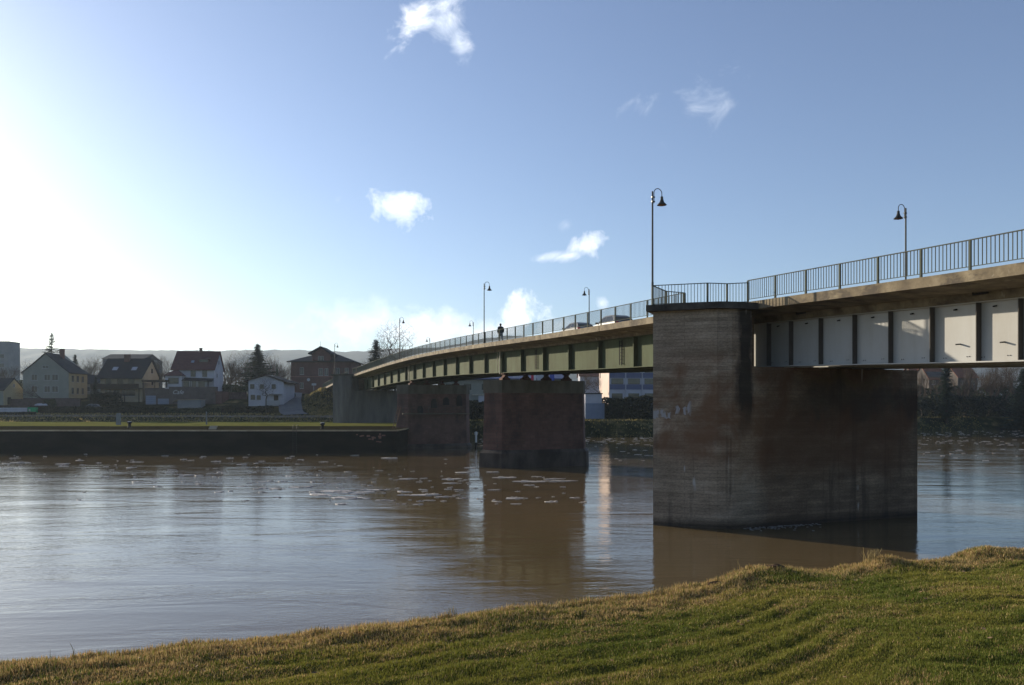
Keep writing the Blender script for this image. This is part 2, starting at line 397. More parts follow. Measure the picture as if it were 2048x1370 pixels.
def sweep(mb, prof, Ys, zf=None):
    """closed profile (s, dz) swept along the bridge"""
    n = len(prof); vs = []; fs = []
    for Y in Ys:
        for (s, dz) in prof: vs.append(E(Y, s, None if zf is None else zf(Y), dz))
    for i in range(len(Ys)-1):
        for k in range(n): fs.append((i*n+k, i*n+(k+1)%n, (i+1)*n+(k+1)%n, (i+1)*n+k))
    fs.append(tuple(range(n))[::-1]); fs.append(tuple((len(Ys)-1)*n+k for k in range(n)))
    mb.add(vs, fs)
def frange(a, b, st):
    n = max(1, int(round((b-a)/st))); return [a + (b-a)*i/n for i in range(n+1)]

bridge = thing('road_bridge', 'long road bridge with green and grey-white steel girders and a concrete deck', 'bridge', (0,0,0))
# --- deck slab in segments
white_end = 38.9
joints = [38.9]; y = 52.6-10.2*.9343
joints = [-30, -12, 5, 22, 40.6] + [43.2 + 9.53*i for i in range(0, 11)] + [160, 186]
joints = [j for j in joints if j < 150] + [160, 172, 187]
m = MB(); m2 = MB()
for a, b_ in zip(joints[:-1], joints[1:]):
    near = b_ < 41
    h2 = .86 if near else .74
    prof = [(0,0),(0,-.39),(.12,-.42),(G-.42,-.56),(G-.36,-h2),(G+.4,-h2),(G+.5,-.62),(W-G-.5,-.62),(W-G-.4,-h2),(W-G+.36,-h2),(W-G+.42,-.56),(W-.12,-.42),(W,-.39),(W,0),(W-1.9,-.0),(W-1.9,-.13),(1.9,-.13),(1.9,0)]
    sweep(m, prof, frange(a+.035, b_-.035, 2))
slab = m.build('deck_slab', MT['deck'], bridge)
for j in joints[1:-1]:
    m = MB(); sweep(m, [(.12,-.06),(.12,-.30),(G-.5,-.45),(G-.5,-.06)], [j-.06, j+.06])
    m.build('expansion_joint', MT['joint'], bridge)
m = MB(); sweep(m, [(1.93,-.126),(1.93,-.10),(W-1.93,-.10),(W-1.93,-.126)], frange(-30, 187, 2)); m.build('carriageway', MT['asphalt'], bridge)

def zb_white(Y): return zd(Y) - 3.11
def zb_green(Y): return zd(Y) - 2.84
def girder(s, Y0, Y1, h, zf, mat, name='girder', out=-1):
    m = MB(); Ys = frange(Y0, Y1, 2)
    sweep(m, [(s-.015,.05),(s-.015,h-.04),(s+.015,h-.04),(s+.015,.05)], Ys, zf)
    sweep(m, [(s-.30,0),(s-.30,.05),(s+.24,.05),(s+.24,0)], Ys, zf)
    sweep(m, [(s-.22,h-.04),(s-.22,h),(s+.22,h),(s+.22,h-.04)], Ys, zf)
    return m.build(name, mat, bridge)
gw = girder(G, -28, 40.2, 2.25, zb_white, MT['white'])
gg = girder(G, 41.2, 147, 2.10, zb_green, MT['green'])
girder(W-G, -28, 40.2, 2.25, zb_white, MT['white']); girder(W-G, 41.2, 147, 2.10, zb_green, MT['green'])
gw['label'] = 'grey-white girder of the near span'; gg['label'] = 'green girder of the river spans'
girder(G+2.2, -28, 40.2, 2.0, zb_white, MT['white'], 'inner_girder'); girder(W-G-2.2, -28, 40.2, 2.0, zb_white, MT['white'], 'inner_girder')
girder(G+2.2, 41.2, 147, 1.9, zb_green, MT['green'], 'inner_girder'); girder(W-G-2.2, 41.2, 147, 1.9, zb_green, MT['green'], 'inner_girder')
for Y in frange(-24, 37, 4):
    m = MB(); a = E(Y, G+.03, zb_white(Y)+.5); b_ = E(Y, W-G-.03, zb_white(Y)+.5); m.bar(a, b_, .25, .5); m.build('cross_beam', MT['white'], bridge)
for Y in frange(43, 146, 5.0):
    m = MB(); a = E(Y, G+.03, zb_green(Y)+.5); b_ = E(Y, W-G-.03, zb_green(Y)+.5); m.bar(a, b_, .2, .4); m.build('cross_beam', MT['greend'], bridge)
# stiffeners (each a part of the girder)
def gY(px): return F*28.35/(px-428) - G*P.y   # edge parameter of a girder point seen at px
def stiff(Ye, zf, h, mat, par, p=.30, wdt=.05):
    z0 = zf(Ye)+.052; z1 = zf(Ye)+h-.042
    m = MB(); c = E(Ye, G, 0)
    M = Matrix(((P.x, D.x, 0, 0),(P.y, D.y, 0, 0),(0,0,1,0),(0,0,0,1)))
    m.box(-p, -.017, -wdt/2, wdt/2, 0, z1-z0, M); (m.box(-p-.012, -p, -.05, .05, 0, z1-z0, M) if wdt > .04 else None)
    return m.build('stiffener', mat, par, loc=(c.x, c.y, z0))
Yw = [gY(x) for x in (2047,1962.5,1869.6,1786.4,1714.3,1646.4,1586.8,1542.4)]
stp = 1.885
y = Yw[0]-stp
while y > -5: Yw.append(y); y -= stp
for Ye in Yw: stiff(Ye, zb_white, 2.25, MT['white_shaded'], gw, .27, .03)
y0 = gY(1203.9); k = -2
while y0 + k*4.79 < 146:
    Ye = y0 + k*4.79
    if Ye > 42: stiff(Ye, zb_green, 2.10, MT['greend'], gg, .32, .05)
    k += 1
# ladder marks and small brackets on the girders
def ladder(Ye, par):
    m = MB(); a = E(Ye, G-.10, zb_green(Ye)+.25); b_ = E(Ye, G-.10, zb_green(Ye)+1.95)
    for o in (-.18, .18): m.bar(a + D*o, b_ + D*o, .05)
    for i in range(7):
        z = a.z + (b_.z-a.z)*(i+.5)/7; c = Vector((a.x, a.y, z)); m.bar(c - D*.18, c + D*.18, .045)
    m.build('ladder', MT['black'], par)
for px in (1244, 1074): ladder(gY(px), gg)
for i in range(len(Yw)):
    Ye = Yw[i]+.95
    if Ye > 39 or Ye < 8: continue
    m = MB(); a = E(Ye, G-.03, zb_white(Ye)+2.05); m.bar(a, a - P*.10 + Vector((0,0,-.03)), .10, .05)
    m.build('drip_bracket', MT['black'], gw)
    for o in (-.55,-.45,.45,.55):
        m = MB(); c = E(Ye, G-.02, zb_white(Ye)+.22) + D*o; m.bar(c, c - P*.02, .028); m.build('bolt', MT['black'], gw)
for px in (1921, 2010):
    Ye = gY(px); m = MB(); c = E(Ye, G-.02, zb_white(Ye)+.72); m.bar(c, c - P*.22 + Vector((0,0,-.02)), .05); m.build('hook', MT['black'], gw)
for px in (1620, 1983):
    Ye = gY(px); m = MB(); c = E(Ye, G-.5, None, -.62); m.tube([c - D*.25, c + D*.35, c + D*.35 + Vector((0,0,.2))], .04, 6); m.build('drain_outlet', MT['black'], bridge)
# pale drain pipes and bearings at the old piers
for px, Yp in ((1008, 75.4), (824, 111.2)):
    Ye = gY(px); m = MB(); z0 = zb_green(Ye)
    c = E(Ye, G-.42, 0); m.tube([(c.x,c.y,z0+2.05),(c.x,c.y,z0-.1)], .07, 8); m.build('drain_pipe', MT['pipe'], bridge)
    m = MB(); c = E(Ye+.9, G-.35, 0); m.tube([(c.x,c.y,z0+2.05),(c.x,c.y,z0+.05)], .03, 6); m.build('drain_pipe', MT['pipe'], bridge)

# --- railings
RH = 1.05
def post_mesh():
    m = MB(); m.box(-.035,.035,-.04,.04,-.10,RH-.02); m.box(-.05,.05,-.06,.10,-.12,-.02)
    return m.build('post', MT['rail'])
_pm = post_mesh(); POST = _pm.data; bpy.data.objects.remove(_pm)
ang = math.atan2(P.y, P.x)
def railing(parent, pts, name='railing', posts=True, spacing=None):
    """pts: list of base points = post positions; bars between"""
    m = MB()
    for a, b_ in zip(pts[:-1], pts[1:]):
        a = Vector(a); b_ = Vector(b_); L = (b_-a).length
        up = Vector((0,0,1))
        m.bar(a + up*RH, b_ + up*RH, .06, .035); m.bar(a + up*.13, b_ + up*.13, .035, .025)
        n = max(1, int(round(L/.155)))
        for i in range(1, n):
            q = a + (b_-a)*i/n; m.bar(q + up*.13, q + up*(RH-.015), .024, caps=False)
    if posts is False:
        for q in pts: q = Vector(q); m.bar(q + Vector((0,0,-.1)), q + Vector((0,0,RH)), .07)
    o = m.build(name, MT['rail'], parent, recalc=False)
    if posts:
        for q in pts: inst('post', POST, o, q, ang)
    return o
Ys1 = [26.9 + 1.8686*k for k in range(-20, 7)]
r1 = railing(bridge, [E(y, .06) for y in Ys1]); r1['label'] = 'upstream railing of the near span'
Ys2 = [46.95 + 1.872*k for k in range(-2, 52)]; Ys2 = [y for y in Ys2 if y < 143]
r2 = railing(bridge, [E(y, .06) for y in Ys2]); r2['label'] = 'upstream railing of the river spans'
Ys3 = frange(152, 187, 1.87)
r3 = railing(bridge, [E(y, .06) for y in Ys3])
r4 = railing(bridge, [E(y, W-.06) for y in frange(-11, 187, 1.87)], posts=False)

# ================================================================== PIERS
def st(Y0, s, t):
    b_ = E(Y0, s, 0) + D*t; return (b_.x, b_.y)
def tower(Y0, zbase, ztop, seat, label, name='concrete_pier', tips=-4.2, zc=10.75, mt='pier'):
    root = thing(name, label, 'bridge pier', (E(Y0).x, E(Y0).y, 0)); o0 = Vector((E(Y0).x, E(Y0).y, 0))
    L = lambda pts: [(p[0]-o0.x, p[1]-o0.y) for p in pts]
    col = L([st(Y0,tips,2.4), st(Y0,-2.0,.27), st(Y0,-1.35,.0), st(Y0,-.2,.0), st(Y0,-.2,4.4), st(Y0,-1.7,4.4), st(Y0,-2.4,4.1)])
    body = L([st(Y0,-.2,.02), st(Y0,10.4,.02), st(Y0,10.8,.5), st(Y0,10.8,3.9), st(Y0,10.4,4.38), st(Y0,-.2,4.38)])
    m = MB(); m.prism(col, zbase, ztop); m.build('column', MT[mt], root)
    m = MB(); m.prism(body, zbase, seat); m.build('wall', MT[mt], root)
    m = MB(); m.prism(L([st(Y0,-.199,1.7), st(Y0,1.25,1.7), st(Y0,1.25,4.37), st(Y0,-.199,4.37)]), seat+.002, ztop-.06); m.build('shade_block', MT[mt], root)  # block added to shade the girder, mostly hidden behind the column
    cap = L([st(Y0,tips-.42,2.35), st(Y0,-2.15,-.05), st(Y0,-1.3,-.28), st(Y0,-.05,-.28), st(Y0,-.05,4.7), st(Y0,-1.6,4.7), st(Y0,-2.6,4.4)])
    m = MB(); m.prism(cap, ztop+.002, zc); m.build('platform', MT['darkcap'], root)
    m = MB()
    for s in (G, G+2.2, W-G-2.2, W-G):
        c = st(Y0, s, 1.2); M = Matrix.Translation((c[0]-o0.x, c[1]-o0.y, 0)) @ Matrix.Rotation(ang, 4, 'Z')
        m.box(-.25,.25,-.3,.3, seat+.002, seat+.09, M)
    m.build('bearing', MT['rust'], root)
    return root, o0
p1, o1 = tower(37.5, -2, 10.44, 7.72, 'near concrete pier with pointed viewing platform and brown stains on its long wall')
pts = [at(1305,0,38.7), at(1415,0,37.9), at(1454,0,38.1), E(38.1,.06)]
pl = [Vector((p.x, p.y, 10.75)) for p in pts[:3]] + [Vector((pts[3].x, pts[3].y, 10.80))]
def rel(ps, o): return [Vector((p.x-o.x, p.y-o.y, p.z)) for p in ps]
railing(p1, rel(pl, o1))
bk = [at(1305,0,38.7), at(1333,0,40.6), at(1367,0,41.1), E(43.2,.06)]
railing(p1, rel([Vector((p.x,p.y,10.75)) for p in bk], o1))
p4, o4 = tower(145.6, 1.5, 11.75, 9.0, 'far concrete abutment tower standing on the quay beside the embankment', tips=-3.45, zc=12.0, name='concrete_abutment_tower', mt='abut')
q = [st(145.6,-3.3,2.35), st(145.6,-1.9,.1), st(145.6,-.1,-.1), st(145.6,.02,-2.5)]
railing(p4, [Vector((a-o4.x, b_-o4.y, 12.0)) for a, b_ in q])
# small graffiti-like pale patch and niches skipped; old sandstone piers
def old_pier(Y0, zcap0, zcap1, zfoot, label, s0=1.3, s1=9.8, batter=.12):
    root = thing('sandstone_pier', label, 'bridge pier', (E(Y0).x, E(Y0).y, 0)); o0 = Vector((E(Y0).x, E(Y0).y, 0))
    def poly(g, t0=0, t1=3.4):
        return [(p[0]-o0.x, p[1]-o0.y) for p in (st(Y0,s0-1.2-g*1.3,1.7), st(Y0,s0-g*.5,t0-g), st(Y0,s1+g*.5,t0-g), st(Y0,s1+1.0+g*1.3,1.7), st(Y0,s1+g*.5,t1+g), st(Y0,s0-g*.5,t1+g))]
    m = MB(); m.prism(poly(batter), zfoot, zcap0, poly(0)); m.build('shaft', MT['sand'], root)
    m = MB(); m.prism(poly(.09), zcap0+.002, zcap1); m.build('cap', MT['cap'], root)
    m = MB(); m.prism(poly(.45), -2, zfoot-.25, poly(.38)); m.prism(poly(.38), zfoot-.25, zfoot+.05, poly(.16)); m.build('footing', MT['foot'], root)
    for s in (G, G+2.2, W-G-2.2, W-G):
        c = E(Y0, s, 0) + D*1.7; zt = zb_green(c.y - s*P.y)
        M = Matrix.Translation((c.x-o0.x, c.y-o0.y, 0)) @ Matrix.Rotation(ang, 4, 'Z')
        m = MB(); m.box(-.4,.4,-.45,.45, zcap1+.002, zcap1+.25, M)
        m.extr([(-.32,zcap1+.25),(.32,zcap1+.25),(.10,zt-.28),(.10,zt-.12),(.24,zt-.12),(.24,zt-.002),(-.24,zt-.002),(-.24,zt-.12),(-.10,zt-.12),(-.10,zt-.28)], -.4, .4, M)
        m.build('bearing', MT['rust'], root)
    return root, o0
p2, o2 = old_pier(73.8, 7.15, 8.38, 1.65, 'middle red sandstone pier with grey cap, standing in the river')
p3, o3 = old_pier(109.6, 7.70, 8.98, .55, 'far red sandstone pier with walkway and dark niches, beside the quay end')
# walkway + handrail + niches on the far pier
m = MB(); m.prism([(p[0]-o3.x,p[1]-o3.y) for p in (st(109.6,.4,-.6), st(109.6,10.2,-.6), st(109.6,10.2,-.1), st(109.6,.4,-.1))], 4.8, 4.95); m.build('walkway', MT['cap'], p3)
m = MB()
wp = [Vector((st(109.6,s,-.55)[0]-o3.x, st(109.6,s,-.55)[1]-o3.y, 4.95)) for s in np.linspace(.4,10.2,9)]
for a in wp: m.bar(a, a+Vector((0,0,1.0)), .04)
for h in (.5,1.0): m.bar(wp[0]+Vector((0,0,h)), wp[-1]+Vector((0,0,h)), .035)
m.build('handrail', MT['lamp'], p3)
for s, z0, w_, h_ in ((3.0,5.0,.8,1.0),(5.0,5.7,.8,1.3),(6.8,6.1,.9,1.1),(8.8,6.0,.9,1.5)):
    c = st(109.6, s, -.03); M = Matrix.Translation((c[0]-o3.x, c[1]-o3.y, 0)) @ Matrix.Rotation(ang, 4, 'Z')
    m = MB(); m.extr([(-w_/2,z0),(w_/2,z0),(w_/2,z0+h_*.7),(w_/4,z0+h_),(-w_/4,z0+h_),(-w_/2,z0+h_*.7)], -.06, .03, M); m.build('niche', MT['black'], p3)
m = MB(); a = Vector((st(109.6,-.2,-.9)[0]-o3.x, st(109.6,-.2,-.9)[1]-o3.y, 0))
for o in (-.2,.2): m.bar(a+P*(o-.7)+Vector((0,0,2.9)), a+P*o+Vector((0,0,5.9)), .06)
for i in range(10): m.bar(a+P*(-.9+.07*i)+Vector((0,0,3.1+.3*i)), a+P*(-.5+.07*i)+Vector((0,0,3.1+.3*i)), .04)
m.build('stair', MT['rust'], p3)
# pale drip stains as wear shapes on near pier: thin lime runs
# abutment wall behind the quay end
# ================================================================== LAMPS
def make_lamp(label, loc, rz, tall=0):
    r = thing('street_lamp', label, 'street lamp', loc, rz, 'lamps along the bridge')
    m = MB(); m.lathe([(.0,0),(.09,0),(.09,.05),(.062,.08),(.060,1.2),(.05,1.25),(.042,5.73),(.0,5.73)], n=10); m.build('pole', MT['lamp'], r, smooth=False)
    m = MB(); pts = [(.085,0,5.15),(.085,0,5.675)]
    for i in range(1, 13):
        a = math.pi - math.pi*i/12; pts.append((.085+.225+.225*math.cos(a), 0, 5.675+.225*math.sin(a)))
    pts.append((.535,0,5.52)); m.tube(pts, .020, 8)
    m.box(-.05,.12,-.045,.045,5.20,5.26); m.box(-.05,.12,-.045,.045,5.42,5.48)
    m.build('arm', MT['lamp'], r)
    m = MB(); m.lathe([(.0,5.54),(.05,5.53),(.07,5.50),(.072,5.40),(.085,5.36),(.10,5.29),(.14,5.22),(.21,5.15),(.245,5.11),(.24,5.10),(.19,5.13),(.12,5.16),(.0,5.18)], (.535,0,0), 20); sh = m.build('lamp_shade', MT['lamp'], r, smooth=True)
    m = MB(); m.lathe([(0,5.05),(.06,5.055),(.13,5.075),(.18,5.11),(.17,5.13),(.0,5.15)], (.535,0,0), 16); m.build('lens', MT['lampin'], sh, smooth=True)
    return r
rzN = math.atan2(P.y, P.x); rzF = rzN + math.pi
lampbase = make_lamp('tallest-looking street lamp at the tip of the near pier platform', (*at(1305,0,38.75).xy, 10.75), rzN)
def lamp_at(label, p, rz):
    r = copy_tree(lampbase); r.location = p; r.rotation_euler = (0,0,rz); r['label'] = label; return r
lamp_at('street lamp on the railing just left of the walking person', E(40612/(968.7-428), -.02), rzN)
lamp_at('street lamp on the railing in front of the big bare tree', E(40612/(799.5-428), -.02), rzN)
lamp_at('street lamp on the far abutment tower platform', (st(145.6,-3.1,2.5)[0], st(145.6,-3.1,2.5)[1], 12.0), rzN)
def farlamp(px, label):
    Y = F*(26+W/.9343)/(px-428) - W*P.y
    lamp_at(label, E(Y, W+.02), rzF)
farlamp(1811, 'street lamp with its arm turned left behind the near span railing')
farlamp(1178, 'street lamp with its arm turned left beside the two cars')
farlamp(946.5, 'street lamp with its arm turned left, behind the deck left of the person')
farlamp(859.5, 'street lamp whose head just shows above the railing near the far bridge end')

# ================================================================== CARS
def make_car(label, loc, rz, paint, L=4.3, Wd=1.72, Hh=1.42, van=False, group=None):
    r = thing('parked_car' if van else 'car', label, 'car', loc, rz, group)
    # x = forward
    m = MB()
    prof = [(-L/2,.35),(-L/2,.80),(-L/2+.10,.92),(-L*.20,.95),(L*.17,.93),(L/2-.35,.82),(L/2-.05,.66),(L/2,.5),(L/2-.03,.3),(L*.42,.22),(-L*.42,.22)]
    m.extr([(a,b_) for a,b_ in prof], -Wd/2, Wd/2)
    body = m.build('body', paint, r); bv = body.modifiers.new('b','BEVEL'); bv.width = .06; bv.segments = 3; bv.limit_method = 'ANGLE'
    m = MB(); w0 = Wd/2-.06; w1 = Wd/2-.32
    cab = [(-L/2+.10,.90),(-L/2+.42,Hh-.22),(-L/2+.80,Hh-.05),(-L/2+1.25,Hh),(L*.02,Hh),(L*.06,Hh-.02),(L*.27,.90)]
    vs = []
    for (x,z) in cab:
        t = (z-.9)/(Hh-.9); w = w0+(w1-w0)*t; vs += [(x,-w,z),(x,w,z)]
    n = len(cab); fs = [(2*i,2*i+1,2*i+3,2*i+2) for i in range(n-1)] + [tuple(2*i for i in range(n)), tuple(2*i+1 for i in range(n))[::-1]]
    m.add(vs, fs); m.build('roof', paint, r)
    for sgn in (-1,1):
        m = MB()
        def sp(x, z): 
            t = (z-.9)/(Hh-.9); return (x, sgn*((w0+(w1-w0)*t)+.008), z)
        A = [sp(-L/2+.50,.97), sp(-L/2+.98,Hh-.10), sp(-.32,Hh-.09), sp(-.32,.97)]; B = [sp(-.24,.97), sp(-.24,Hh-.09), sp(L*.04,Hh-.11), sp(L*.21,.97)]
        m.add(A+B, [(0,1,2,3),(4,5,6,7)]); m.build('side_window', MT['glass'], r, recalc=False)
        m = MB(); m.box(L*.16,L*.20,sgn*(Wd/2),sgn*(Wd/2+.14),.92,1.03); m.build('mirror', MT['black'], r)
        m = MB(); m.box(L/2-.12,L/2-.02,sgn*.72-.14,sgn*.72+.14,.60,.72); m.build('headlight', MT['frame_w'], r)
        m = MB(); m.box(-L/2-.01,-L/2+.05,sgn*.72-.12,sgn*.72+.12,.66,.84); m.build('tail_light', MT['red'], r)
    m = MB()
    def q(x0,z0,x1,z1,off):
        t0=(z0-.9)/(Hh-.9); t1=(z1-.9)/(Hh-.9); a=w0+(w1-w0)*t0-.05; b_=w0+(w1-w0)*t1-.05
        m.add([(x0+off,-a,z0),(x0+off,a,z0),(x1+off,b_,z1),(x1+off,-b_,z1)],[(0,1,2,3)])
    q(L*.255,.94,L*.075,Hh-.05,.012); m.build('windscreen', MT['glass'], r, recalc=False)
    m = MB(); q(-L/2+.135,.96,-L/2+.41,Hh-.24,-.012); m.build('rear_window', MT['glass'], r, recalc=False)
    for x in (-L*.31, L*.31):
        for sgn in (-1,1):
            wr = thing('wheel', None, None, (x, sgn*(Wd/2-.10), .31)); wr.parent = r
            m = MB(); m.lathe([(.19,-.10),(.31,-.10),(.32,0),(.31,.10),(.19,.10)], n=20, axis='Y'); m.build('tyre', MT['tyre'], wr, smooth=True)
            m = MB(); m.lathe([(0,sgn*.06),(.12,sgn*.08),(.19,sgn*.09),(.2,0)], n=16, axis='Y'); m.build('rim', MT['rim'], wr)
    return r
rD = math.atan2(D.y, D.x)
def on_road(px, s, dz=-.10):
    Xi = 26 + s/.9343; Y = F*Xi/(px-428) - s*P.y; return E(Y, s, None, dz)
make_car('silver hatchback driving on the bridge behind the railing, the nearer of two cars', on_road(1224, 4.6), rD, MT['carp'], 4.3, 1.75, 1.46)
make_car('white car on the bridge, ahead of the silver one and nearer to the person', on_road(1153, 4.6), rD, MT['carp2'], 4.0, 1.68, 1.40)

# ================================================================== PERSON
def make_person(loc, rz):
    r = thing('person', 'person in a dark jacket and grey trousers walking along the bridge footway behind the railing', 'person', loc, rz)
    def skin(name, pts, edges, rad, mat, sub=2, root=0):
        me = bpy.data.meshes.new(name); me.from_pydata(pts, edges, []); me.materials.append(mat)
        o = bpy.data.objects.new(name, me); COL.objects.link(o); o.parent = r
        md = o.modifiers.new('skin','SKIN'); sk = me.skin_vertices[0].data if me.skin_vertices else None
        if sk is None:
            bpy.context.view_layer.objects.active = o
        sk = me.skin_vertices[0].data
        for i, q in enumerate(rad):
            sk[i].radius = q if hasattr(q,'__len__') else (q,q); sk[i].use_root = (i == root)
        md.use_smooth_shade = True
        s_ = o.modifiers.new('sub','SUBSURF'); s_.levels = sub; s_.render_levels = sub
        return o
    # x forward, y left
    pts = [(0,0,.95),(0,0,1.15),(.02,0,1.38),(.03,0,1.50),(.05,0,1.57),(.055,0,1.66),(.05,0,1.74),
           (0,.10,.90),(.14,.10,.50),(.20,.10,.09),(.34,.11,.04),
           (0,-.10,.90),(-.06,-.10,.50),(-.26,-.10,.13),(-.14,-.11,.04),
           (0,.19,1.42),(-.08,.25,1.14),(.02,.27,.90),(.05,.27,.80),
           (0,-.19,1.42),(.07,-.25,1.14),(.19,-.27,.92),(.23,-.27,.83)]
    ed = [(0,1),(1,2),(2,3),(3,4),(4,5),(5,6),(0,7),(7,8),(8,9),(9,10),(0,11),(11,12),(12,13),(13,14),(2,15),(15,16),(16,17),(17,18),(2,19),(19,20),(20,21),(21,22)]
    rad = [.12,.12,.13,.06,.07,.09,.07,.08,.055,.04,.035,.08,.055,.04,.035,.055,.042,.03,.035,.055,.042,.03,.035]
    skin('body', pts, ed, rad, MT['skin'])
    jp = [(0,0,.86),(0,0,1.05),(0,0,1.22),(.01,0,1.40),(.02,0,1.50)] + [(0,.20,1.43),(-.08,.27,1.15),(.02,.29,.90),(0,-.20,1.43),(.07,-.27,1.15),(.18,-.29,.92)]
    je = [(0,1),(1,2),(2,3),(3,4),(3,5),(5,6),(6,7),(3,8),(8,9),(9,10)]
    skin('jacket', jp, je, [(.25,.24),(.25,.23),(.25,.22),(.24,.20),.10,.12,.10,.075,.12,.10,.075], MT['jacket'])
    tp = [(0,0,.92),(0,.10,.86),(.13,.10,.50),(.19,.10,.12),(0,-.10,.86),(-.06,-.10,.50),(-.25,-.10,.16)]
    skin('trousers', tp, [(0,1),(1,2),(2,3),(0,4),(4,5),(5,6)], [.17,.13,.10,.085,.13,.10,.085], MT['jeans'])
    m = MB(); m.lathe([(0,1.80),(.05,1.795),(.085,1.77),(.10,1.72),(.102,1.66),(.09,1.60),(.06,1.57)], (.04,0,0), 14); m.build('hair', MT['hair'], r, smooth=True)
    for sgn, x, z in ((1,.24,.0),(-1,-.20,.02)):
        m = MB(); m.extr([(x-.10,z),(x+.16,z),(x+.17,z+.04),(x+.05,z+.09),(x-.09,z+.11)], sgn*.11-.045, sgn*.11+.045)
        o = m.build('shoe', MT['black'], r); b_ = o.modifiers.new('b','BEVEL'); b_.width = .02; b_.segments = 2
    return r
make_person(on_road(1001.5, 1.0, 0), rD)

# ================================================================== TERRAIN
def ssm(a, b, x): t = np.clip((x-a)/(b-a), 0, 1); return t*t*(3-2*t)
CREST = [(-60,-14),(-20,-1.5),(-3.9,5.97),(-1.5,7.1),(1.6,8.94),(2.6,9.9),(3.2,10.6),(3.9,10.6),(5.4,11.6),(6.2,11.6),(7.4,12.7),(8.4,12.9),(14,13.6),(60,22),(400,60)]
cx_, cy_ = zip(*CREST)
def crest(X): return np.interp(X, cx_, cy_)
def znear(X, Y, fine=True):
    X = np.asarray(X, float); Y = np.asarray(Y, float)
    # furrows parallel to the crest
    w = Y - crest(X)                      # negative = on the lawn
    base = 4.15 - .06*np.clip(Y, -30, 40)
    u = w + .08*np.sin(X*.7) + .35*(fbm(X*.5, w*.8, 3, 5)-.5)
    fur = (np.abs(np.sin(u*8.0)))**1.5 * .014*ssm(.2,.75,fbm(X*.8, w*1.6, 3, 21))*1.6
    bump = .03*(fbm(X*.9, Y*.9, 4, 9)-.45) + .035*(fbm(X*3, w*7, 3, 2)-.45)*ssm(30,15,np.abs(X)) + .03*(fbm(X*9,Y*9,2,12)-.45)*ssm(30,15,np.abs(X)) + .055*(fbm(X*4.5,Y*5.5,3,52)-.45)*ssm(30,15,np.abs(X))*ssm(-1.8,-.3,w)
    ridge = .05*np.exp(-((w+.35)/.35)**2)*(fbm(X*1.3, w*0, 3, 33)*1.6)
    mound = .06*np.exp(-(((X-3.35)/.45)**2 + ((w+.25)/.45)**2)) + .05*np.exp(-(((X-5.45)/.25)**2 + ((w+.25)/.3)**2)) + .07*np.exp(-(((X-7.6)/.4)**2 + ((w+.3)/.35)**2)) - .04*np.exp(-(((X-4.25)/.35)**2 + ((w+.15)/.3)**2))
    z = base + bump + ridge + mound - fur*np.where(w > -8, 1, 0)
    drop = np.clip(w, 0, None)
    edge = ssm(0, .35, drop)
    z = np.where(w > 0, z - edge*.25 - drop*.80, z)
    return np.maximum(z, -2.5)
def grid_mesh(name, Xg, Yg, Zg, mat, kind='structure', smooth=True):
    nx, ny = Xg.shape; co = np.stack([Xg, Yg, Zg], -1).reshape(-1, 3)
    idx = np.arange(nx*ny).reshape(nx, ny)
    q = np.stack([idx[:-1,:-1], idx[1:,:-1], idx[1:,1:], idx[:-1,1:]], -1).reshape(-1, 4)
    me = bpy.data.meshes.new(name); me.vertices.add(len(co)); me.vertices.foreach_set('co', co.ravel())
    me.loops.add(q.size); me.loops.foreach_set('vertex_index', q.ravel())
    me.polygons.add(len(q)); me.polygons.foreach_set('loop_start', np.arange(0, q.size, 4)); me.polygons.foreach_set('loop_total', np.full(len(q), 4))
    me.update(calc_edges=True); me.validate()
    if smooth: me.polygons.foreach_set('use_smooth', [True]*len(q))
    me.materials.append(mat); o = bpy.data.objects.new(name, me); COL.objects.link(o)
    return tag(o, kind=kind)
# near bank: columns in X, rows relative to crest
xs = np.concatenate([np.linspace(-60,-8,40), np.linspace(-7.9,16,300), np.linspace(16.3,400,60)])
ds = np.concatenate([np.linspace(-60,-9,30), np.linspace(-8.9,.6,190), np.linspace(.7,9,30)])
XX, DD = np.meshgrid(xs, ds, indexing='ij'); YY = crest(XX) + DD
def near_soil():
    m, nt, b = newmat('near_bank_soil')
    n = noise_node(nt, 2.5, 8, .7); c = ramp(nt, n.outputs['Fac'], [(.35,(.06,.06,.012)),(.5,(.10,.085,.022)),(.65,(.12,.08,.035))])
    nt.links.new(c.outputs['Color'], b.inputs['Base Color']); b.inputs['Roughness'].default_value = 1
    b.inputs['Specular IOR Level'].default_value = 0
    return m
nb = grid_mesh('ground', XX, YY, znear(XX, YY), near_soil()); nb['label'] = 'grassy near river bank'

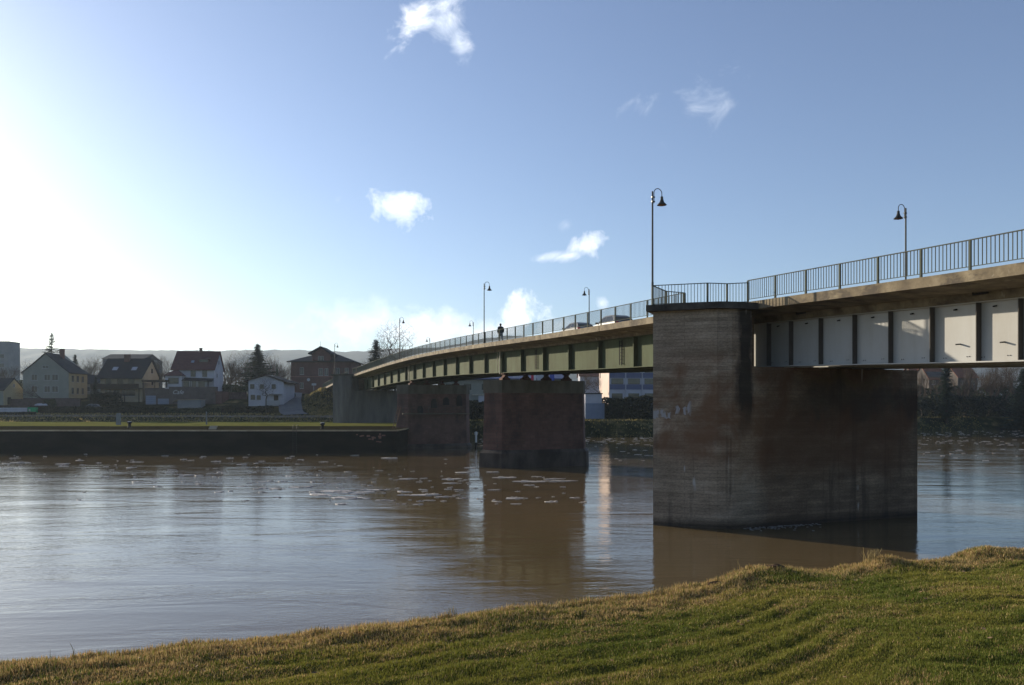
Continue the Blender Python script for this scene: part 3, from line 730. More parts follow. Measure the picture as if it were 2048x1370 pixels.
# grass blades as one mesh
def make_grass(n=700000):
    # sample in the view wedge, denser near the camera
    X = []; Y = []
    tot = 0
    while tot < n:
        k = n
        px = RNG.uniform(-260, 2300, k); t = RNG.uniform(0, 1, k)
        Yc = 4.6 + (15.5-4.6)*t**1.15; Xc = (px-1024)/F*Yc
        ok = (Yc < crest(Xc)+.30)
        X.append(Xc[ok]); Y.append(Yc[ok]); tot += ok.sum()
    X = np.concatenate(X)[:n]; Y = np.concatenate(Y)[:n]
    w = Y - crest(X); Z = znear(X, Y) - .006
    clump = fbm(X*2.2, w*4.5, 4, 40); dryn = fbm(X*.55, w*1.3, 4, 61)
    dry = np.clip(.9*ssm(-1.3, -.15, w + (dryn-.47)*2.0) + .40*ssm(.52,.62,fbm(X*1.4, w*3.2, 4, 77)), 0, 1)
    dry = (RNG.uniform(0,1,n) < dry*.80 + .06).astype(float)
    h = (.010 + .026*clump) * RNG.uniform(.5, 1.5, n) * (1 + .8*ssm(-1.2,0,w)) * (.8+.05*Y)
    wd = (.0017 + .00033*Y) * RNG.uniform(.7, 1.5, n)
    a = RNG.uniform(0, 2*np.pi, n); lean = RNG.normal(0, .55, n) + dry*RNG.normal(0,.5,n)
    la = RNG.uniform(0, 2*np.pi, n)
    dx = np.cos(a)*wd; dy = np.sin(a)*wd
    tx = np.cos(la)*h*np.sin(lean); ty = np.sin(la)*h*np.sin(lean); tz = h*np.abs(np.cos(lean))
    co = np.empty((n,3,3)); co[:,0] = np.stack([X-dx,Y-dy,Z],-1); co[:,1] = np.stack([X+dx,Y+dy,Z],-1); co[:,2] = np.stack([X+tx,Y+ty,Z+tz],-1)
    g1 = np.array([.100,.122,.018]); g2 = np.array([.215,.19,.034]); d1 = np.array([.52,.38,.165]); d2 = np.array([.20,.115,.05])
    mixv = RNG.uniform(0,1,n)[:,None]; mg = np.clip(fbm(X*.9, Y*.9, 3, 90)*1.6-.35+RNG.normal(0,.15,n),0,1)[:,None]
    green = g1*(1-mg)+g2*mg; dc = d1*mixv+d2*(1-mixv)
    c = np.where(dry[:,None] > .5, dc, green)*RNG.uniform(.88,1.5,n)[:,None]
    me = bpy.data.meshes.new('grass'); me.vertices.add(3*n); me.vertices.foreach_set('co', co.ravel())
    me.loops.add(3*n); me.loops.foreach_set('vertex_index', np.arange(3*n))
    me.polygons.add(n); me.polygons.foreach_set('loop_start', np.arange(0,3*n,3)); me.polygons.foreach_set('loop_total', np.full(n,3))
    me.update(calc_edges=True)
    at_ = me.color_attributes.new('Col', 'FLOAT_COLOR', 'POINT')
    cc = np.ones((n,3,4)); cc[:,:,:3] = c[:,None,:]; at_.data.foreach_set('color', cc.ravel())
    me.materials.append(MT['grass']); o = bpy.data.objects.new('grass', me); COL.objects.link(o)
    return tag(o, 'short green grass with dry yellow patches on the near bank', 'grass', kind='stuff')
make_grass()
def leaf_litter(n=900):
    rr = random.Random(5); vs = []; fs = []
    for i in range(n):
        Y = rr.uniform(5, 13.5); X = rr.uniform(-.68, .68)*Y
        w = Y - float(crest(X))
        if w > .15 or rr.random() > (.9 if w > -1.2 else .28): continue
        z = float(znear(X, Y))+rr.uniform(.012,.03); q = rr.uniform(.010,.026); a = rr.uniform(0,6.28); t = rr.uniform(-.5,.5)
        u = Vector((math.cos(a), math.sin(a), t*.5))*q; v = Vector((-math.sin(a), math.cos(a), rr.uniform(-.6,.6)))*q*.55; c = Vector((X,Y,z)); k = len(vs)
        vs += [c-u, c+v, c+u, c-v]; fs.append((k,k+1,k+2,k+3))
    m = MB(); m.add(vs, fs); o = m.build('leaf_litter', simple('dead_leaves', (.10,.05,.025), (.30,.20,.12), 14, .9), recalc=False)
    tag(o, 'small dead leaves scattered in the near grass', 'dead leaves', kind='stuff')
leaf_litter()
# tall dry stems, clods and twigs on the crest
def stem_tuft(px, py, Y, n, h, label, spread=.05):
    X = (px-1024)/F*Y; z = float(znear(X, Y)); m = MB(); rr = random.Random(px)
    for i in range(n):
        a = rr.uniform(0,6.28); b_ = Vector((X+rr.gauss(0,spread), Y+rr.gauss(0,spread), z-.01)); hh = h*rr.uniform(.5,1); l = rr.uniform(.05,.45)*hh
        mid = b_ + Vector((math.cos(a)*l*.3, math.sin(a)*l*.3, hh*.6)); t = b_ + Vector((math.cos(a)*l, math.sin(a)*l, hh))
        m.tube([b_, mid, t], [.0035,.0028,.001], 3, False)
    o = m.build('dry_stems', MT['straw'], recalc=False); return tag(o, label, 'dry plant', 'dry stems on the bank edge')
MT['straw'] = simple('straw', (.28,.21,.09), (.38,.30,.14), 8, .9)
MT['clod'] = simple('earth_clod', (.05,.030,.018), (.11,.065,.035), 9, 1, .02)
for px, Y, n, h, lb in ((1484,10.55,2,.42,'single tall dry stem standing on the grass mound before the near pier'),
                        (1742,11.35,60,.24,'tuft of dry straw-coloured grass on the bank edge, right of the mound'),
                        (1470,10.4,40,.16,'low dry tuft on top of the grass mound'),
                        (1100,8.0,22,.12,'small dry tuft at the bank edge below the middle pier reflection'),
                        (640,6.85,16,.10,'thin dry tuft at the bank edge towards the left'),
                        (900,7.6,18,.10,'thin dry tuft at the bank edge left of the middle pier reflection'),
                        (120,6.0,3,.16,'thin bare stem at the far left end of the bank edge'),
                        (1320,8.9,30,.14,'dry tuft at the bank edge below the left edge of the near pier')):
    stem_tuft(px, 0, Y, n, h, lb)
def clod(px, Y, r, label, col='clod', flat=.6):
    X = (px-1024)/F*Y; z = float(znear(X, Y)); rr = random.Random(int(px*7)); m = MB(); n = 9
    vs = []; 
    for i in range(5):
        t = math.pi*i/4
        for k in range(n):
            a = 2*math.pi*k/n; q = r*rr.uniform(.7,1.15)*max(.05,math.sin(t)); vs.append((q*math.cos(a)*1.5, q*math.sin(a), r*flat*math.cos(t)*rr.uniform(.8,1.1)))
    fs = [(i*n+k, i*n+(k+1)%n, (i+1)*n+(k+1)%n, (i+1)*n+k) for i in range(4) for k in range(n)]
    m.add(vs, fs); o = m.build('earth_clod', MT[col], loc=(X, Y, z+r*.15)); return tag(o, label, 'clod', 'clods on the bank')
clod(1432, 9.5, .09, 'dark brown clod of earth on the mound slope'); clod(1550, 10.3, .10, 'large dark clod in the hollow right of the mound')
clod(738, 6.95, .035, 'small dark clod on the bank edge at the left centre'); clod(680, 6.8, .05, 'flat dark clod just left of the small one', flat=.4)
clod(1236, 8.4, .03, 'tiny brown clod on the bank edge before the near pier')
clod(1882, 11.9, .03, 'small white stone in the grass at the right', 'offwhite', .5)

# --- water and bed
m = MB(); m.add([(-4000,-60,0),(4000,-60,0),(4000,420,0),(-4000,420,0)], [(0,1,2,3)]); w_ = m.build('water', MT['water'], recalc=False); tag(w_, kind='structure'); w_['label'] = 'brown river'
# --- far land
lp = ([95,100,158,163,167,172,179,187,200,220,400,1500,4200],[2.88,2.88,2.88,3.9,4.3,4.6,6.3,8.0,9.2,9.8,12,25,60])
rp = ([0,1,6.5,8,28,45,60,100,400,1500,4200],[-.8,-.3,3.0,3.1,3.4,5.6,7.2,8.5,12,25,60])
byb = ([-4200,-14.7,-13.4,22,112,400,900,4200],[100,100,150,152,200,300,380,420])
def bridge_st(X, Y):
    dx = X-26; s = dx*P.x + Y*P.y; t = dx*D.x + Y*D.y; Ye = t*D.y/(D.x*D.x+D.y*D.y)  # along
    Ye = t*.9343
    return s, Ye
def zfar(X, Y):
    X = np.asarray(X, float); Y = np.asarray(Y, float)
    yb = np.interp(X, *byb); w = ssm(-14.7, -13.4, X)
    zl = np.interp(Y, *lp); zr = np.interp(Y-yb, *rp)
    z = zl*(1-w) + zr*w
    z = z + (.35*(fbm(X*.08, Y*.08, 3, 3)-.45))*ssm(158,175,Y) + .18*(fbm(X*.35,Y*.35,3,8)-.45)*ssm(150,165,Y)
    s, Ye = bridge_st(X, Y)
    top = np.interp(Ye, _yy, _zs)-.62
    emb = top - np.clip(np.abs(s-5.5)-6.6, 0, None)*.72 - np.clip(181-Ye, 0, None)*.80 + .5*(fbm(X*.3, Y*.3, 3, 15)-.45)
    emb = np.where((Ye > 160), emb, -5)
    return np.maximum(z, emb)
xs = np.concatenate([-np.geomspace(4200,170,24), np.linspace(-165,-15.4,130), np.linspace(-14.9,-13.2,8), np.linspace(-12.5,120,80), np.geomspace(125,4200,26)])
dsl = np.concatenate([np.linspace(0,9,12), np.linspace(10,48,20), np.linspace(49,125,90), np.linspace(128,300,40), np.geomspace(320,4000,18)])
XX, DD = np.meshgrid(xs, dsl, indexing='ij'); YY = np.interp(XX, *byb) + DD
def mat_far():
    m, nt, b = newmat('far_ground')
    tc = N(nt,'ShaderNodeTexCoord'); sp = N(nt,'ShaderNodeSeparateXYZ'); nt.links.new(tc.outputs['Object'], sp.inputs[0])
    n = noise_node(nt, .22, 8, .7, (.5,2.2,1)); lawn = ramp(nt, n.outputs['Fac'], [(.38,(.06,.068,.02)),(.48,(.14,.145,.034)),(.58,(.19,.175,.05)),(.70,(.14,.105,.05))])
    n2 = noise_node(nt, .22, 7, .65); wild = ramp(nt, n2.outputs['Fac'], [(.40,(.016,.02,.009)),(.55,(.045,.042,.016)),(.70,(.20,.155,.07))])
    # the mown strip lies between 104 and 159 m on the quay, other ground is rough
    y1 = maths(nt, 'GREATER_THAN', maths(nt,'ADD', sp.outputs['Y'], maths(nt,'MULTIPLY', n2.outputs['Fac'], 6)), 124)
    y2 = maths(nt, 'LESS_THAN', maths(nt,'ADD', sp.outputs['Y'], maths(nt,'MULTIPLY', n2.outputs['Fac'], 8)), 162)
    x1 = maths(nt, 'LESS_THAN', sp.outputs['X'], -13)
    f = maths(nt,'MULTIPLY', maths(nt,'MULTIPLY', y1, y2), x1)
    q1 = maths(nt,'MULTIPLY', maths(nt,'LESS_THAN', maths(nt,'ADD', sp.outputs['Y'], maths(nt,'MULTIPLY', n2.outputs['Fac'], 6)), 124), x1)
    wl_ = mixc(nt, q1, wild.outputs['Color'], (.022,.020,.011))
    c = mixc(nt, f, wl_, lawn.outputs['Color'])
    nt.links.new(c, b.inputs['Base Color']); b.inputs['Roughness'].default_value = 1; b.inputs['Specular IOR Level'].default_value = 0
    fn = noise_node(nt, 5, 4, .6); bp = N(nt,'ShaderNodeBump'); bp.inputs['Distance'].default_value = .25
    nt.links.new(fn.outputs['Fac'], bp.inputs['Height']); nt.links.new(bp.outputs['Normal'], b.inputs['Normal'])
    return m
fg = grid_mesh('ground_far_bank', XX, YY, zfar(XX, YY), mat_far()); fg.name = 'terrain'; fg['label'] = 'far river bank and village ground'
def gz(X, Y): return float(zfar(X, Y))
# crest strip of sunlit grass on the right bank is plain terrain; hills
xs = np.linspace(-5200, 5200, 520); ys = np.linspace(1700, 3600, 24)
XX, YY = np.meshgrid(xs, ys, indexing='ij')
hp = ([-1500,-400,0,230,300,560,740,880,940,1013,1100,1300,1700,2048,3200],[700,697,697,700,702,702,704,694,685,673,674,690,700,706,716])
pxs = 1024 + XX/2700*F
Hh = (HOR - np.interp(pxs, *hp))/F*2700
Z = 20 + (Hh-20+ZC)*ssm(1700, 2700, YY) * (1 - .55*ssm(2700,3600,YY)) + (fbm(XX*.012, YY*.012, 3, 4)-.5)*14*ssm(1700,2400,YY) + (vnoise(XX*.07, YY*.07, 7)-.5)*8
hl = grid_mesh('hills', XX, YY, Z, MT['forest'], smooth=False); hl['label'] = 'wooded hills beyond the village'

# --- quay wall
q = thing('quay_wall', 'long dark stone quay wall along the far water edge, left of the sandstone pier', 'quay wall', (0,0,0))
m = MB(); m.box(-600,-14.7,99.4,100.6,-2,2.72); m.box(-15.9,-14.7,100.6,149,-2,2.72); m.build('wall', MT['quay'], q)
m = MB(); m.box(-600,-14.55,99.3,100.4,2.722,2.87); m.box(-15.7,-14.55,100.4,149,2.722,2.87); m.build('coping', MT['quaycap'], q)
X0 = (590-1024)/F*99.3
m = MB()
for o in (-.22,.22):
    m.tube([(X0+o,99.15,-.5),(X0+o,99.15,3.0)], .025, 6)
    m.tube([(X0+o,99.15,3.0),(X0+o,99.35,3.55),(X0+o,100.0,3.55),(X0+o,100.2,2.95)], .025, 6)
for i in range(11): m.bar((X0-.22,99.15,.1+.28*i),(X0+.22,99.15,.1+.28*i), .025)
m.build('ladder', MT['lamp'], q)
# lighter patched stones near the pier
for i in range(14):
    rr = random.Random(i); x = -16-rr.uniform(0,4); z = rr.uniform(1.2,2.3); m = MB(); m.box(x,x+rr.uniform(.2,.5),99.36,99.402,z,z+rr.uniform(.12,.25)); m.build('pale_stone', MT['sandstone'], q)

# small things on the quay lawn
def bollard(px, Y, label):
    X = (px-1024)/F*Y; r = thing('mooring_bollard', label, 'bollard', (X,Y,gz(X,Y)), 0, 'bollards on the quay')
    m = MB(); m.lathe([(0,0),(.32,0),(.30,.08),(.20,.14),(.18,.55),(.30,.62),(.34,.72),(.28,.84),(0,.88)], n=14); m.build('post', MT['black'], r, smooth=True)
    m = MB(); m.lathe([(.285,.845),(.2,.885),(0,.90)], n=14); m.build('top', MT['offwhite'], r)
bollard(259, 112, 'dark mooring bollard with pale top on the lawn, left, beside the grey marker')
bollard(645, 103, 'dark mooring bollard with pale top close to the abutment tower')
X, Y = (237-1024)/F*130, 130
r = thing('stone_marker', 'tall grey stone marker on the left lawn', 'marker', (X,Y,gz(X,Y)))
m = MB(); m.box(-.32,.32,-.2,.2,0,1.75); m.extr([(-.32,1.75),(.32,1.75),(.2,1.95),(-.2,1.95)],-.2,.2); m.build('pillar', MT['greyblock'], r)
X, Y = (425-1024)/F*101.5, 101.5
r = thing('info_board', 'low slanted tan board on the quay edge', 'board', (X,Y,gz(X,Y)))
m = MB(); m.add([(-.5,-.05,.1),(.5,-.05,.1),(.5,.45,.5),(-.5,.45,.5),(-.5,-.05,.04),(.5,-.05,.04),(.5,.5,.44),(-.5,.5,.44)], [(0,1,2,3),(7,6,5,4),(0,4,5,1),(1,5,6,2),(2,6,7,3),(3,7,4,0)]); m.build('panel', MT['wall_cream'], r)
m = MB(); m.bar((-.4,.4,0),(-.4,.4,.42),.06); m.bar((.4,.4,0),(.4,.4,.42),.06); m.build('leg', MT['wood'], r)
X, Y = (413-1024)/F*132, 132
r = thing('wooden_post', 'thin grey post in the middle of the left lawn', 'post', (X,Y,gz(X,Y))); m = MB(); m.lathe([(0,0),(.13,0),(.12,2.1),(.05,2.2),(0,2.2)], n=8); m.build('pole', MT['greyblock'], r)
# navigation post at the sandstone pier
X, Y = (952-1024)/F*113, 113
r = thing('navigation_post', 'white topped gauge post standing in the water beside the far sandstone pier', 'post', (X,Y,0))
m = MB(); m.lathe([(0,-1),(.14,-1),(.14,.7),(0,.7)], n=10); m.build('pile', MT['black'], r); m = MB(); m.lathe([(0,.702),(.15,.702),(.15,1.75),(.22,1.8),(.22,2.2),(0,2.3)], n=10); m.build('marker', MT['offwhite'], r)

# --- path and lane
def strip(name, pts, w, mat, label, dz=.10):
    m = MB(); vs = []; n = len(pts)
    for i, (x, y) in enumerate(pts):
        a = Vector(pts[max(i-1,0)]); b_ = Vector(pts[min(i+1,n-1)]); d = (b_-a).normalized(); nn = Vector((-d.y, d.x))
        for k in (-1,-.5,0,.5,1):
            q = Vector((x,y)) + nn*w/2*k; vs.append((q.x, q.y, gz(q.x,q.y)+dz))
    fs = [(i*5+k, i*5+k+1, (i+1)*5+k+1, (i+1)*5+k) for i in range(n-1) for k in range(4)]
    m.add(vs, fs); o = m.build(name, mat, smooth=True); tag(o, kind='structure'); o['label'] = label; return o
strip('path', [(x, 163.2+.5*math.sin(x*.05)) for x in frange(-165,-22,1.0)], 2.6, MT['pathm'], 'pale riverside path', .10)
ln = [(-45.5,164.5),(-47.2,168),(-49,173),(-50.6,178),(-52,183),(-53.2,188),(-54.5,193),(-55.8,198),(-56.5,203)]
ln2 = []
for a, b_ in zip(ln[:-1], ln[1:]):
    for k in range(5): ln2.append((a[0]+(b_[0]-a[0])*k/5, a[1]+(b_[1]-a[1])*k/5))
strip('lane', ln2+[ln[-1]], 5.0, MT['road'], 'narrow asphalt lane climbing to the brick building', .30)

# ================================================================== BUILDINGS
def window(par, x, z, w, h, y=0, side=None, fm='frame_w', dark=False, sill=True, mull=True):
    """side None: front face (normal -y at y). side=+1: wall x=y (normal +x); -1 wall normal -x"""
    m = MB(); t = .07
    def bx(mb, a0,a1,b0,b1,c0,c1):
        # a along wall, b outwards (positive = out), c up
        if side is None: mb.box(a0,a1,y-b1,y-b0,c0,c1)
        elif side == 1: mb.box(y+b0,y+b1,a0,a1,c0,c1)
        else: mb.box(y-b1,y-b0,a0,a1,c0,c1)
    bx(m,x,x+t,.0,.06,z,z+h); bx(m,x+w-t,x+w,.0,.06,z,z+h); bx(m,x+t,x+w-t,.0,.06,z,z+t); bx(m,x+t,x+w-t,.0,.06,z+h-t,z+h)
    if mull: bx(m,x+w/2-.03,x+w/2+.03,.0,.058,z+t,z+h-t)
    o = m.build('window', MT[fm], par)
    m = MB(); bx(m,x+t,x+w-t,.004,.02,z+t,z+h-t); m.build('pane', MT['glass'], o)
    if sill: m = MB(); bx(m,x-.08,x+w+.08,0.002,.14,z-.08,z-.002); m.build('sill', MT['frame_w'], o)
    return o
def door(par, x, z, w, h, mat='wood', y=0):
    m = MB(); m.box(x,x+w,y-.05,y-.002,z,z+h); o = m.build('door', MT[mat], par)
    m = MB(); m.box(x+w-.18,x+w-.10,y-.10,y-.05,z+h*.45,z+h*.5); m.build('handle', MT['rim'], o); return o
def chimney(par, x, y, z0, z1, w=.7, d=.7, mat='brick'):
    m = MB(); m.box(x-w/2,x+w/2,y-d/2,y+d/2,z0,z1); m.box(x-w/2-.06,x+w/2+.06,y-d/2-.06,y+d/2+.06,z1,z1+.12); m.build('chimney', MT[mat], par)
def roof_front(par, x0,x1, yE0,zE, yR,zR, yE1,zE1, mat, th=.18):
    """ridge along x"""
    prof = [(yE0,zE),(yR,zR),(yE1,zE1),(yE1,zE1-th),(yR,zR-th*1.3),(yE0,zE-th)]
    m = MB(); m.extx(prof, x0, x1); return m.build('roof', MT[mat], par)
def house_root(name, label, px, py, Y, rz=0, cat='house'):
    p = at(px, py, Y); return thing(name, label, cat, p, rz)
k180 = 180/F

# H1: gable to the river (10.5 wide), grey front, side coloured as if sunlit
h1 = house_root('gabled_house', 'grey-green gabled house with steep dark roof and sunlight-tinted side wall, at the far left', 46, 796, 180)
w, d = 10.5, 8.2; ze, zr = 6.0, 10.35
m = MB(); m.box(0,w-.02,.02,d,-2.2,0); m.build('plinth', MT['stone_wall'], h1)
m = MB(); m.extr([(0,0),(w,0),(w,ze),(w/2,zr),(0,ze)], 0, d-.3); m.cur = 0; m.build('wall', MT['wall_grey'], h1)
m = MB(); m.box(w+.002,w+.03,.05,d-.3,0,ze-.05); m.build('side_wall', MT['wall_painted_light'], h1)
m = MB()  # curved eaves: two segments per slope, hipped back
def slope(xe, xm, xr, sgn):
    vs = [(xe,-.25,ze-.15),(xe,d+.4,ze-.15),(xm,-.25,ze+1.35),(xm,d-.6,ze+1.35),(xr,-.25,zr+.12),(xr,d-3.0,zr+.12)]
    top = [Vector(v) for v in vs]; bot = [v-Vector((0,0,.2)) for v in top]
    m.add(top+bot, [(0,1,3,2),(2,3,5,4),(6,8,9,7),(8,10,11,9),(0,2,8,6),(2,4,10,8),(0,6,7,1),(1,7,9,3),(3,9,11,5)])
slope(-.45, 1.55, w/2, 1); slope(w+.45, w-1.55, w/2, -1)
m.add([(w/2,d-3.0,zr+.1),(-.45,d+.4,ze-.17),(w+.45,d+.4,ze-.17)], [(0,1,2)])
m.build('roof', MT['slate'], h1)
chimney(h1, w/2+.9, 5.0, zr-1.6, zr+1.2, .8, .8)
for x0, x1 in ((63,75),(88.5,100.7),(104,116.5)):
    for y0_, y1_ in ((748.6,761),(772,784.5)):
        window(h1, (x0-46)*k180, (796-y1_)*k180, (x1-x0)*k180, (y1_-y0_)*k180)
window(h1, (85-46)*k180, (796-737)*k180, 12*k180, 6*k180)
for yy in (1.2,3.3,5.4):
    for zz in (1.0,3.8): window(h1, yy, zz, .85, 1.4, w+.03, 1, mull=False, fm='frame_d')
# H0 small house at the frame edge, gable coloured as if sunlit
h0 = house_root('small_house', 'small house with sunlight-tinted gable and dark roof cut by the left frame edge', 7, 797, 176)
m = MB(); m.box(-9,0,0,7,-1.5,2.2); m.build('wall', MT['wall_grey'], h0)
m = MB(); m.extx([(0,-1.5),(7,-1.5),(7,2.2),(3.4,4.6),(0,2.2)], 0.002, .25); m.build('gable_wall', MT['wall_painted_light'], h0)
roof_front(h0, -9.3, .35, -.4, 1.95, 3.4, 4.75, 7.4, 1.95, 'slate')
window(h0, 3.0, 2.6, .6, .8, .25, 1, sill=False)
m = MB(); m.box(.252,.30,1.0,2.2,-1.4,.3); m.build('door', MT['wood'], h0)
# H2
h2 = house_root('balcony_house', 'dark roofed house with two skylights and a long dark wooden balcony', 201, 798, 182.5)
kk = 182.5/F; w = 9.8; d = 8.5; ze = 5.6; zr = 9.75
m = MB(); m.extx([(0,-3),(d,-3),(d,ze),(d*.5,zr-.2),(0,ze)], 0, w); m.build('wall', MT['wall_cream'], h2)
roof_front(h2, -.5, w+.5, -1.2, 4.85, d*.5, zr, d+.5, ze-.5, 'slate')
chimney(h2, 4.5, 3.6, zr-1, zr+.8, 1.2, .7)
for px0 in (219.5, 258):
    x = (px0-201)*kk; zz = 7.15; yy = .95; 
    m = MB(); sl = (zr-4.85)/(d*.5+1.2); a = Vector((x,yy,4.85+sl*(yy+1.2)+.05)); b_ = Vector((x+1.2,yy,a.z)); 
    m.add([a,b_,b_+Vector((0,.85,.85*sl)),a+Vector((0,.85,.85*sl)),a-Vector((0,0,.08)),b_-Vector((0,0,.08)),b_+Vector((0,.85,.85*sl-.08)),a+Vector((0,.85,.85*sl-.08))],[(0,1,2,3),(0,4,5,1),(1,5,6,2),(2,6,7,3),(3,7,4,0)]); m.build('skylight', MT['wall_white'], h2)
m = MB(); m.box(-1.5,w,-1.6,0,2.35,2.5); 
for i in range(48): m.box(-1.5+i*.235,-1.5+i*.235+.2,-1.66,-1.6,2.3,3.4)
m.box(-1.5,w,-1.7,-1.55,3.4,3.5)
for x in (-1.4, 3.0, 6.4, w-.1): m.box(x-.08,x+.08,-1.6,-1.45,-1,2.35)
m.build('balcony', MT['wood'], h2)
for x in (1.0, 3.0): window(h2, x, .9, 1.6, 1.2)
window(h2, 4.9, .75, 3.2, 1.35, mull=True, fm='frame_d')
for x in (1.2, 4.0, 6.6): window(h2, x, 3.2, 1.3, 1.5, fm='frame_d')
for yy, zz in ((4.6,3.4),(4.4,6.2),(5.8,.9)): window(h2, yy, zz, .8, 1.1, w, 1, fm='frame_d')
# pergola roof and garages right of H2
tg = house_root('garage_row', 'brown garage row with pale blue doors under a flat terrace between the houses', 290, 812, 180)
k = 180/F
m = MB(); m.box(0,(346-290)*k,0,6,-1.5,4.2); m.build('wall', MT['wall_brown'], tg)
for x0, x1, y1, y2 in ((292,312,791,811),(316,345,797,811.5)):
    m = MB()
    n = 5; z0 = (812-y2)*k; z1 = (812-y1)*k
    for i in range(n): m.box((x0-290)*k,(x1-290)*k,-.08,-.03,z0+(z1-z0)*i/n,z0+(z1-z0)*(i+1)/n-.03)
    m.build('garage_door', MT['garage'], tg)
m = MB(); m.box(-.4,(338-290)*k,-.8,5,5.6,6.0)
for x in (-.2,2.5,5.2): m.box(x-.07,x+.07,-.6,-.46,4.2,5.6)
for i in range(3): m.box(-.4,(338-290)*k,-.66,-.62,4.55+.3*i,4.65+.3*i)
m.build('pergola', MT['wood'], tg)
# H3 with cafe terrace
h3 = house_root('white_house', 'tall white house with steep dark red roof and a hipped bay, above the cafe terrace', 345, 797, 182, R(6))
w = 9.4; d = 8.0; ze = 7.1; zr = 11.4
m = MB(); m.extx([(0,0),(d,0),(d,ze),(d*.55,zr-.2),(0,ze)], 0, w); m.build('wall', MT['wall_white'], h3)
roof_front(h3, -.35, w+.3, -.55, ze-.35, d*.55, zr, d+.5, ze-.3, 'redtile')
chimney(h3, 5.2, 4.2, zr-1, zr+.6, .55, .55)
m = MB(); m.add([(5.4,1.3,8.5),(7.9,1.3,8.5),(7.9,1.3,9.35),(5.4,1.3,9.35),(5.4,3.6,10.2),(7.9,3.6,10.2),(5.4,3.3,8.5),(7.9,3.3,8.5)],[(0,1,2,3),(3,2,5,4),(0,3,4,6),(1,7,5,2)]); m.build('dormer', MT['redtile'], h3)
m = MB(); m.box(5.7,7.6,1.22,1.29,8.6,9.2); m.build('dormer_window', MT['glass'], h3)
m = MB(); m.add([(3.9,.75,8.42),(4.6,.75,8.42),(4.6,1.35,9.0),(3.9,1.35,9.0)],[(0,1,2,3)]); m.build('skylight', MT['garage'], h3, recalc=False)
m = MB(); m.box(-1.0,2.7,-2.0,-.002,2.2,5.3); m.build('bay', MT['wall_white'], h3)
m = MB(); m.add([(-1.4,-2.5,5.25),(3.1,-2.5,5.25),(3.1,.0,5.25),(-1.4,.0,5.25),(1.0,-.2,6.9)],[(0,1,4),(1,2,4),(2,3,4),(3,0,4),(0,3,2,1)]); m.build('bay_roof', MT['redtile'], h3)
window(h3, -.3, 3.4, 2.3, 1.4, -2.0, fm='frame_d')
window(h3, 4.1, 5.1, 1.1, 1.55, fm='frame_d'); window(h3, 6.7, 5.1, 1.1, 1.55, fm='frame_d')
for yy, zz in ((3.6,8.2),(2.0,5.0)): window(h3, yy, zz, .8, 1.0, w, 1, fm='frame_w')
# conservatory
m = MB(); m.box(2.9,8.2,-1.8,-.004,2.25,4.1); cs = m.build('conservatory', MT['glass'], h3)
m = MB()
for x in (2.9,4.4,4.75,5.9,6.2,7.9,8.2): m.box(x-.06,x+.06,-1.86,-1.80,2.25,4.1)
m.box(2.9,8.2,-1.87,-1.78,4.0,4.15); m.build('frame', MT['frame_w'], cs)
m = MB(); m.add([(2.6,-2.1,4.18),(w,-2.1,4.0),(w,0,4.7),(2.6,0,4.9),(2.6,-2.1,4.10),(w,-2.1,3.92),(w,0,4.62),(2.6,0,4.82)],[(0,1,2,3),(7,6,5,4),(0,4,5,1),(1,5,6,2),(3,2,6,7),(0,3,7,4)]); m.build('awning', MT['slate'], h3)
ct = house_root('cafe_terrace', 'dark brown cafe terrace wall with pale lettering below the white house', 338, 812, 179.6, R(4))
m = MB(); m.box(0,10.4,0,1.9,-1.5,4.35); m.box(-.05,10.45,-.05,1.9,4.352,4.45); m.build('wall', MT['wall_brown'], ct)
cu = bpy.data.curves.new('lettering', 'FONT'); cu.body = 'Cafe'; cu.size = 1.35; cu.extrude = .01; cu.shear = .3
_t = bpy.data.objects.new('tmp', cu); COL.objects.link(_t); bpy.context.view_layer.update(); _me = bpy.data.meshes.new_from_object(_t); bpy.data.objects.remove(_t); _me.materials.clear(); _me.materials.append(MT['sign'])
lt = bpy.data.objects.new('lettering', _me); COL.objects.link(lt); lt.parent = ct; lt.location = (.75,-.03,2.75); lt.rotation_euler = (R(90),0,0)
m = MB(); m.box(10.42,11.9,.2,6,-1.5,3.4); m.build('brick_end', MT['brick'], ct)
# shed
sh = house_root('garden_shed', 'pale garden shed with a light flat roof edge before the terrace', 347, 820, 176)
m = MB(); m.box(.9,6.2,0,2.5,-1,2.3); m.build('wall', MT['greyblock'], sh)
m = MB(); m.add([(-.1,-.3,2.0),(1.0,-.3,2.34),(6.3,-.3,2.42),(6.3,2.7,2.42),(1.0,2.7,2.34),(-.1,2.7,2.0)],[(0,1,4,5),(1,2,3,4)]); o = m.build('roof', MT['wall_cream'], sh); s_ = o.modifiers.new('s','SOLIDIFY'); s_.thickness = .1
m = MB(); m.box(.05,.15,-.1,0,-1,2.0); m.box(.05,.15,2.3,2.4,-1,2.0); m.build('post', MT['wood'], sh)
